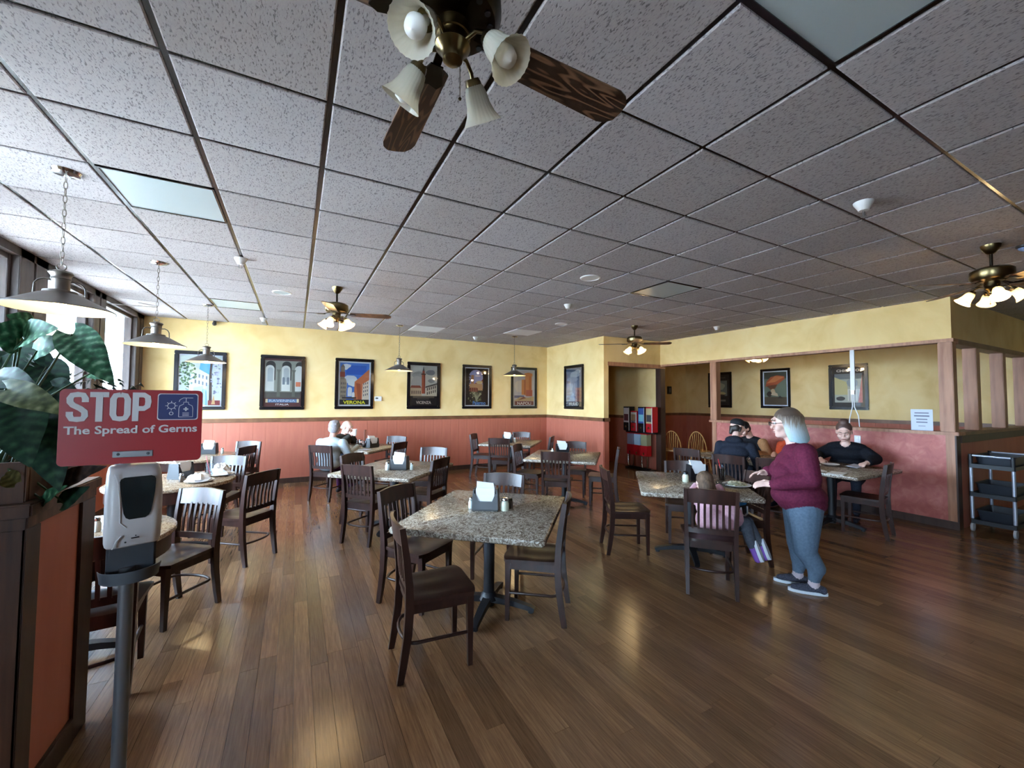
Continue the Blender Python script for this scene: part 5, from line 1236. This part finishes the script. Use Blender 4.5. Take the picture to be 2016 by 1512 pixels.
# ---- standing woman in the maroon sweater (local +Y forward, +X her right... seen from her left side)
pr = []
SK, SW, LG, SO, SH = 0, 1, 2, 3, 4
hd = head(pr, (0, .055, 1.425), 0, R(-8), 1.08, SK, 1.1); NH = len(pr)
pr += [('c', (0, .055, 1.22), (0, .105, 1.36), .062, .056, SK),
       ('e', (0, .03, 1.17), (.19, .125, .10), SW), ('e', (0, .06, 1.05), (.20, .15, .16), SW), ('e', (.085, .14, 1.00), (.10, .095, .10), SW), ('e', (-.085, .14, 1.00), (.10, .095, .10), SW),
       ('e', (0, .045, .90), (.22, .185, .16), SW), ('e', (0, .02, .80), (.235, .21, .13), SW), ('e', (0, .0, .745), (.225, .19, .10), SW), ('e', (0, -.045, .80), (.21, .12, .14), SW)]
for s in (-1, 1):
    pr += [('c', (s*.18, .02, 1.19), (s*.245, -.01, .985), .085, .078, SW)]
# arms reaching forward; right arm (far, +x) a little higher
pr += [('c', (-.245, -.01, .985), (-.225, .20, .925), .076, .058, SW), ('c', (-.225, .20, .925), (-.20, .275, .915), .056, .05, SW), ('c', (-.20, .27, .915), (-.19, .30, .912), .034, .03, SK)]
hand(pr, (-.19, .30, .912), (.10, .9, -.05), (.5, 0, -.85), SK, -1, .5, 1.0)
pr += [('c', (.245, -.01, .985), (.215, .19, .965), .076, .058, SW), ('c', (.215, .19, .965), (.195, .23, .965), .056, .048, SW), ('c', (.195, .23, .965), (.175, .30, .955), .036, .03, SK)]
hand(pr, (.175, .30, .955), (-.1, .9, -.1), (-.3, 0, -.9), SK, 1, .6, 1.0)
# legs: near (left, -x) weight-bearing, far leg slightly forward
for s, fy, kx in ((-1, -.115, -.055), (1, -.035, -.04)):
    pr += [('c', (s*.10, -.055, .70), (s*.09, kx, .36), .135, .088, LG), ('c', (s*.09, kx, .36), (s*.085, fy-.015, .22), .083, .070, LG), ('c', (s*.085, fy-.015, .22), (s*.085, fy, .125), .066, .045, LG),
           ('c', (s*.085, fy, .115), (s*.085, fy+.005, .075), .042, .042, SO)]
    sneaker(pr, (s*.085, fy-.085, .0), (0, 1, 0), (0, 0, 1), SH, .27)
def shy(q): return (q[0], q[1]-(.05 if q[2] > .72 else 0)-(.03*max(0, (q[2]-.75)/.6))-(.05 if q[1] > .24 and q[2] < 1.2 else 0), q[2])
pr = pr[:NH]+[(('c', shy(q[1]), shy(q[2]))+q[3:] if q[0] == 'c' else ('e', shy(q[1]))+q[2:]) for q in pr[NH:]]
wm = person('person', 'standing person in a maroon sweater, grey-blue leggings and dark sneakers, reaching towards the table', (3.905, 2.035, 0), 128, pr, [M_SKIN2, M_MAROON, M_LEGG, M_SOCK, M_SHOE], .0065, 5)
for s, fy in ((-1, -.115), (1, -.035)): sole(wm, (s*.085, fy-.095, 0), (0, 1, 0), .285)
face(wm, hd)
def hair_grad():
    m, nt, b = nodes('faded_blue_blond_hair'); tc = nt.nodes.new('ShaderNodeTexCoord'); sp = nt.nodes.new('ShaderNodeSeparateXYZ'); nt.links.new(tc.outputs['Generated'], sp.inputs[0])
    mp = nt.nodes.new('ShaderNodeMapping'); mp.inputs['Scale'].default_value = (60, 60, 5); nt.links.new(tc.outputs['Object'], mp.inputs[0])
    n = nt.nodes.new('ShaderNodeTexNoise'); n.inputs['Scale'].default_value = 2.; nt.links.new(mp.outputs[0], n.inputs['Vector'])
    ma = nt.nodes.new('ShaderNodeMath'); ma.operation = 'MULTIPLY_ADD'; ma.inputs[1].default_value = .5; nt.links.new(n.outputs[0], ma.inputs[0]); nt.links.new(sp.outputs[2], ma.inputs[2])
    r = ramp(nt, [(.25, (158, 190, 200)), (.62, (184, 194, 196)), (.85, (140, 124, 108)), (1., (88, 72, 62))]); nt.links.new(ma.outputs[0], r.inputs[0]); nt.links.new(r.outputs[0], b.inputs['Base Color']); b.inputs['Roughness'].default_value = .5
    bump(nt, b, n.outputs[0], .4, .004); return m
M_HAIRW = hair_grad()
hs = [('e', (0, -.026, .05), (.086, .099, .085)), ('e', (0, -.055, .03), (.09, .085, .07))]
for a_ in range(62, 299, 11):
    sx, cy = math.sin(R(a_)), math.cos(R(a_)); fl_ = 1.1+.12*abs(sx)
    hs += [('c', (sx*.076, cy*.085-.022, .055), (sx*.086, cy*.094-.03, -.06), .021, .019), ('c', (sx*.086, cy*.094-.03, -.06), (sx*.088*fl_, cy*.10-.04, -.145-.012*math.cos(3*R(a_))), .019, .011)]
hair(wm, hd, hs, M_HAIRW, 'hair', .007, 6)
P = hd[0]
gl = MB()
for q in (-1, 1):
    gl.tube([P(q*.034+.024*math.cos(2*PI*k/14), .108, .012+.018*math.sin(2*PI*k/14)) for k in range(14)], .0018, 5, closed=True); gl.tube([P(q*.058, .107, .016), P(q*.083, .02, .012)], .002, 5)
gl.tube([P(-.01, .109, .014), P(.01, .109, .014)], .0018, 5); gl.build('glasses', M_BPLAS, wm, 60)
for s, fy in ((-1, -.115), (1, -.035)):
    lc = MB()
    for q in range(4): y = fy+.035+.028*q; lc.tube([(s*.085-.028, y, .072-.012*q), (s*.085, y+.008, .098-.012*q), (s*.085+.028, y, .072-.012*q)], .0035, 5)
    lc.build('laces', M_BPLAS, wm, 60)

def seated(prims, sk, top, leg, shoe=None, hipy=0., z=.46, torso=.0, lean=0., w=1., h=1., headyaw=0., headpitch=0., hs=1., arms=None, thin=1.):
    """a seated figure: pelvis above the chair centre, thighs forward, shins down"""
    def L(x, y, zz): return (x*w, hipy+y+lean*max(0, zz-.1)*1.0, z+zz*h)
    prims += [('e', L(0, -.02, .10), (.175*w, .14*thin, .12), top), ('e', L(0, -.03, .24), (.165*w, .125*thin, .15), top), ('e', L(0, -.02, .38), (.175*w, .12*thin, .12), top), ('e', L(0, -.01, .47), (.18*w, .09*thin, .07), top),
              ('c', L(0, .0, .50), L(0, .015, .60), .052, .05, sk)]
    for s in (-1, 1):
        prims += [('c', L(s*.09, .0, .06), (s*.10*w, hipy+.40, z+.05), .085, .062, leg), ('c', (s*.10*w, hipy+.40, z+.05), (s*.10*w, hipy+.40, .12), .06, .042, leg)]
        if shoe is not None: sneaker(prims, (s*.10*w, hipy+.34, 0), (0, 1, 0), (0, 0, 1), shoe, .25)
    hc = L(0, .045, .695)
    return L, hc
# ---- person in black cap and hoodie
M_HOOD = cloth('black_hoodie', (26, 28, 38), (38, 42, 54)); M_JEAN = cloth('dark_jeans', (30, 32, 42), (42, 46, 58))
pr = []; L, hc = seated(pr, 0, 1, 2, 2, .02, .46, lean=.12, w=1.08, h=1.16)
hd = head(pr, (hc[0], hc[1]+.02, hc[2]-.02), R(-32), R(-8), 1.0, 0)
pr += [('e', L(0, -.06, .53), (.12, .075, .06), 1)]
for s, hy in ((-1, .40), (1, .36)): pr += [('c', L(s*.19, .0, .45), L(s*.25, .08, .24), .07, .06, 1), ('c', L(s*.25, .08, .24), (s*.16, hy, .80), .058, .042, 1)]; hand(pr, (s*.16, hy, .80), (-s*.5, .8, -.05), (0, 0, -1), 0, s, .4)
cm = person('person', 'seated person in a black cap and black hoodie, back half turned to us', (5.28+.235*math.cos(R(15)), 3.59+.235*math.sin(R(15)), 0), 15, pr, [M_SKIN2, M_HOOD, M_JEAN], .009)
face(cm, hd); hair(cm, hd, [('e', (0, -.045, -.01), (.083, .06, .075)), ('c', (.075, -.01, .0), (.08, -.02, -.05), .02, .015), ('c', (-.075, -.01, .0), (-.08, -.02, -.05), .02, .015), ('c', (0, -.08, -.02), (0, -.10, -.09), .04, .025)], mat('dark_brown_hair', (40, 30, 26), .5))
hair(cm, hd, [('e', (0, -.005, .065), (.09, .105, .066)), ('e', (0, .10, .048), (.066, .065, .012))], mat('black_cap_cloth', (22, 24, 30), .8), 'cap')
# ---- person in tan sleeves and black vest behind, bent over the table
M_TAN = cloth('tan_sleeve', (150, 106, 70), (170, 124, 84)); M_VEST = cloth('black_vest', (18, 18, 22), (28, 28, 34))
pr = []; L, hc = seated(pr, 0, 2, 3, 3, 0, .46, lean=.5, w=1.05, h=1.08)
hd = head(pr, (hc[0], hc[1]+.06, hc[2]-.05), 0, R(-30), 1.0, 0)
for s in (-1, 1): pr += [('c', L(s*.19, .02, .44), L(s*.26, .06, .22), .075, .07, 1), ('c', L(s*.26, .06, .22), (s*.18, .40, .80), .065, .045, 1)]; hand(pr, (s*.18, .40, .80), (-s*.4, .9, 0), (0, 0, -1), 0, s, .5)
bp = person('person', 'seated person in tan sleeves and black vest bent over the table beyond the cap wearer', (7.06, 4.26, 0), 183, pr, [M_SKIN, M_TAN, M_VEST, M_JEAN], .01)
face(bp, hd); hair(bp, hd, [('e', (0, -.03, .035), (.087, .1, .09)), ('e', (0, -.06, -.02), (.085, .07, .08))], mat('black_hair', (24, 20, 20), .5))
# ---- person in orange shirt
M_ORNG = cloth('orange_shirt', (190, 70, 40), (206, 86, 52))
pr = []; L, hc = seated(pr, 0, 1, 2, 2, 0, .46, lean=.3, w=1.0, h=1.05); hd = head(pr, hc, 0, R(-12), .98, 0)
for s in (-1, 1): pr += [('c', L(s*.18, .0, .44), L(s*.23, .06, .22), .068, .06, 1), ('c', L(s*.23, .06, .22), (s*.15, .36, .80), .05, .035, 0)]; hand(pr, (s*.15, .36, .80), (-s*.4, .9, 0), (0, 0, -1), 0, s, .5)
op = person('person', 'seated person in an orange shirt mostly hidden behind the standing person', (7.06, 3.62, 0), 180, pr, [M_SKIN, M_ORNG, M_JEAN], .01)
face(op, hd); hair(op, hd, [('e', (0, -.03, .035), (.086, .1, .088)), ('e', (0, -.06, -.02), (.085, .07, .08))], MATS['dark_brown_hair'])
# ---- person in black shirt looking down, by the half wall
M_BSH = cloth('black_shirt', (16, 17, 24), (26, 28, 36))
pr = []; L, hc = seated(pr, 0, 1, 2, 2, .0, .47, lean=.28, w=1.3, h=1.10, thin=1.3)
hd = head(pr, (hc[0], hc[1]+.06, hc[2]-.035), R(2), R(-26), 1.08, 0, 1.15)
pr += [('e', L(0, .06, .50), (.06, .05, .06), 0)]
for s in (-1, 1): pr += [('c', L(s*.155, .0, .40), (s*.315, .15, .84), .09, .078, 1), ('c', (s*.315, .15, .84), (s*.27, .38, .81), .074, .048, 1), ('c', (s*.27, .38, .81), (s*.25, .42, .805), .034, .03, 0)]; hand(pr, (s*.25, .42, .805), (-s*.35, .9, -.1), (0, 0, -1), 0, s, .6)
bw = person('person', 'seated person in a black shirt with hair tied up, looking down at the table', (7.13, 2.98, 0), 196, pr, [M_SKIN2, M_BSH, M_JEAN], .009)
face(bw, hd, True); hair(bw, hd, [('e', (0, -.028, .05), (.086, .092, .082)), ('e', (0, -.06, .0), (.085, .065, .075)), ('e', (0, -.04, .13), (.055, .055, .04))], mat('brown_tied_hair', (88, 66, 60), .5))
# ---- grey-haired person in pale sweater
M_PALE = cloth('pale_blue_sweater', (160, 174, 180), (178, 186, 190)); M_PURP = cloth('plum_trousers', (60, 26, 60), (76, 34, 74))
a = R(48); pr = []; L, hc = seated(pr, 0, 1, 2, 3, .0, .46, lean=.12, w=1.12, h=.98, thin=1.15)
hd = head(pr, hc, R(10), R(-10), 1.0, 0)
for s, tx in ((-1, -.16), (1, .22)): pr += [('c', L(s*.19, .0, .44), L(s*.25, .09, .24), .075, .066, 1), ('c', L(s*.25, .09, .24), (tx, .42, .80), .06, .042, 1)]; hand(pr, (tx, .42, .80), (-s*.3, .9, 0), (0, 0, -1), 0, s, .4)
ow = person('person', 'seated person with short grey hair and pale sweater, back to us, far left', (.36+.235*math.cos(a), 7.16+.235*math.sin(a), 0), 48, pr, [M_SKIN, M_PALE, M_PURP, M_SHOE], .01)
face(ow, hd); hair(ow, hd, [('e', (0, -.03, .03), (.092, .1, .095)), ('e', (0, -.06, -.03), (.085, .06, .07))]+[('e', (.05*math.cos(k*1.3), -.04+.05*math.sin(k*2.1), .06+.03*math.cos(k*1.7)), (.03, .03, .03)) for k in range(9)], noise_mat('grey_curly_hair', [(.3, (112, 106, 108)), (.7, (164, 158, 160))], ns=60, rough=.8))
# ---- bald person in dark jacket drinking
M_DJK = cloth('dark_olive_jacket', (40, 38, 34), (58, 54, 48))
pr = []; L, hc = seated(pr, 0, 1, 2, 2, .0, .46, lean=.1, w=1.12, h=.92)
hd = head(pr, (hc[0], hc[1]+.03, hc[2]-.02), R(14), R(-14), 1.04, 0, 1.1)
pr += [('c', L(-.19, .0, .44), L(-.26, .08, .24), .075, .065, 1), ('c', L(-.26, .08, .24), (-.14, .36, .80), .06, .042, 1), ('c', L(.19, .0, .44), L(.27, .10, .28), .075, .065, 1), ('c', L(.27, .10, .28), (.12, .31, .93), .058, .042, 1)]
hand(pr, (-.14, .36, .80), (.4, .9, 0), (0, 0, -1), 0, -1, .4); hand(pr, (.12, .31, .93), (-.5, .45, .55), (-.8, -.3, 0), 0, 1, .8)
om = person('person', 'bald seated person in a dark jacket holding a white cup, facing us', (.80, 8.47, 0), -52, pr, [M_SKIN2, M_DJK, M_JEAN], .01)
face(om, hd, False, mat('grey_brow', (190, 186, 186), .8)); hair(om, hd, [('c', (s*.078, -.02, .0), (s*.06, -.075, -.02), .014, .02) for s in (-1, 1)]+[('e', (0, -.085, -.01), (.06, .028, .04))], mat('white_hair', (206, 202, 202), .7))
# his cup
v = Matrix.Rotation(R(-52)-PI/2, 4, 'Z') @ Vector((.055, .385, .965)); t = thing('drinking_cup', 'white paper cup in the hand of the bald person', 'cup', (.80+v.x, 8.47+v.y, v.z-.03))
MB().lathe([(.03, 0), (.042, .12), (.039, .12), (.028, .006), (0, .006)], 20).build('cup', M_WHITE, t, 40); MB().tube([(.042*math.cos(2*PI*k/20), .042*math.sin(2*PI*k/20), .12) for k in range(20)], .003, 6, closed=True).build('rim', M_PAPER, t, 60)
# ---- little girl kneeling sideways on the near chair of the family table
M_PNK = cloth('pink_jacket', (206, 160, 172), (222, 180, 190)); M_GLEG = cloth('dark_grey_leggings', (66, 70, 78), (84, 88, 96)); M_PSHOE = mat('purple_shoe', (132, 84, 176), .6)
pr = []
hd = head(pr, (.0, .30, .84), R(12), R(-20), .86, 0)
pr += [('c', (.04, .24, .70), (.04, .28, .78), .04, .038, 0), ('e', (.03, .08, .55), (.13, .12, .12), 1), ('e', (.035, .15, .64), (.125, .10, .10), 1), ('e', (.04, .20, .70), (.12, .075, .06), 1), ('e', (.08, .04, .54), (.17, .12, .095), 1), ('e', (.2, .08, .60), (.09, .10, .11), 1)]
pr += [('c', (-.08, .19, .69), (-.14, .28, .71), .045, .04, 1), ('c', (-.14, .28, .71), (-.07, .40, .79), .038, .03, 1), ('c', (.15, .19, .69), (.19, .30, .71), .045, .04, 1), ('c', (.19, .30, .71), (.14, .42, .79), .038, .03, 1)]
hand(pr, (-.07, .40, .79), (.2, .9, 0), (0, 0, -1), 0, -1, .4, .75); hand(pr, (.14, .42, .79), (-.2, .9, 0), (0, 0, -1), 0, 1, .4, .75)
pr += [('c', (.12, .02, .53), (.31, .13, .535), .072, .056, 2), ('c', (.31, .13, .535), (.33, -.02, .41), .052, .04, 2), ('c', (.05, .06, .52), (.34, .20, .53), .07, .054, 2), ('c', (.34, .20, .53), (.40, .06, .41), .05, .038, 2)]
for a_ in ((.33, -.02, .41), (.40, .06, .41)):
    A = Vector(a_); d_ = Vector((.3, -.15, -.9)).normalized()
    pr += [('c', tuple(A), tuple(A+d_*.02), .036, .036, 2), ('c', tuple(A+d_*.02), tuple(A+d_*.13), .034, .028, 3)]
gl_ = person('person', 'little girl in a pink jacket and purple sneakers kneeling on the chair, back to us', (3.08+.235*math.cos(R(42)), 2.25+.235*math.sin(R(42)), 0), 42, pr, [M_SKIN2, M_PNK, M_GLEG, M_PSHOE], .0075)
face(gl_, hd); hair(gl_, hd, [('e', (0, -.03, .035), (.09, .1, .092)), ('e', (0, -.07, -.03), (.088, .06, .09)), ('c', (0, -.09, -.03), (0, -.10, -.15), .06, .04), ('c', (.05, -.07, -.03), (.06, -.08, -.14), .04, .03), ('c', (-.05, -.07, -.03), (-.06, -.08, -.14), .04, .03)], noise_mat('light_brown_hair', [(.3, (70, 54, 44)), (.7, (112, 90, 72))], scale=(8, 8, 1), ns=6, rough=.7, spec=.25))
for a_ in ((.33, -.02, .41), (.40, .06, .41)):
    A = Vector(a_); d_ = Vector((.3, -.15, -.9)).normalized(); u_ = Vector((-.88, .3, -.4)); u_ = (u_-d_*u_.dot(d_)).normalized()
    sole(gl_, A+d_*-.02-u_*.045, d_, .175, M_SOLE, u_)
# bag hanging from the chair beside the standing person
t = thing('handbag', 'black handbag with a blue pouch under the right edge of the family table', 'bag', (4.02, 2.62, 0))
MB().box(-.09, .09, -.05, .05, .46, .62, c=.03).build('bag_body', M_BPLAS, t, 40); MB().tube([(-.05, -.055, .56), (-.045, -.06, .49), (0, -.06, .47), (.045, -.06, .49), (.05, -.055, .56)], .008, 8).build('ring_handle', M_WHITE, t, 60)
MB().box(-.1, .02, -.075, -.05, .58, .66, c=.01).build('pouch', mat('bright_blue_cloth', (60, 150, 216), .6), t)
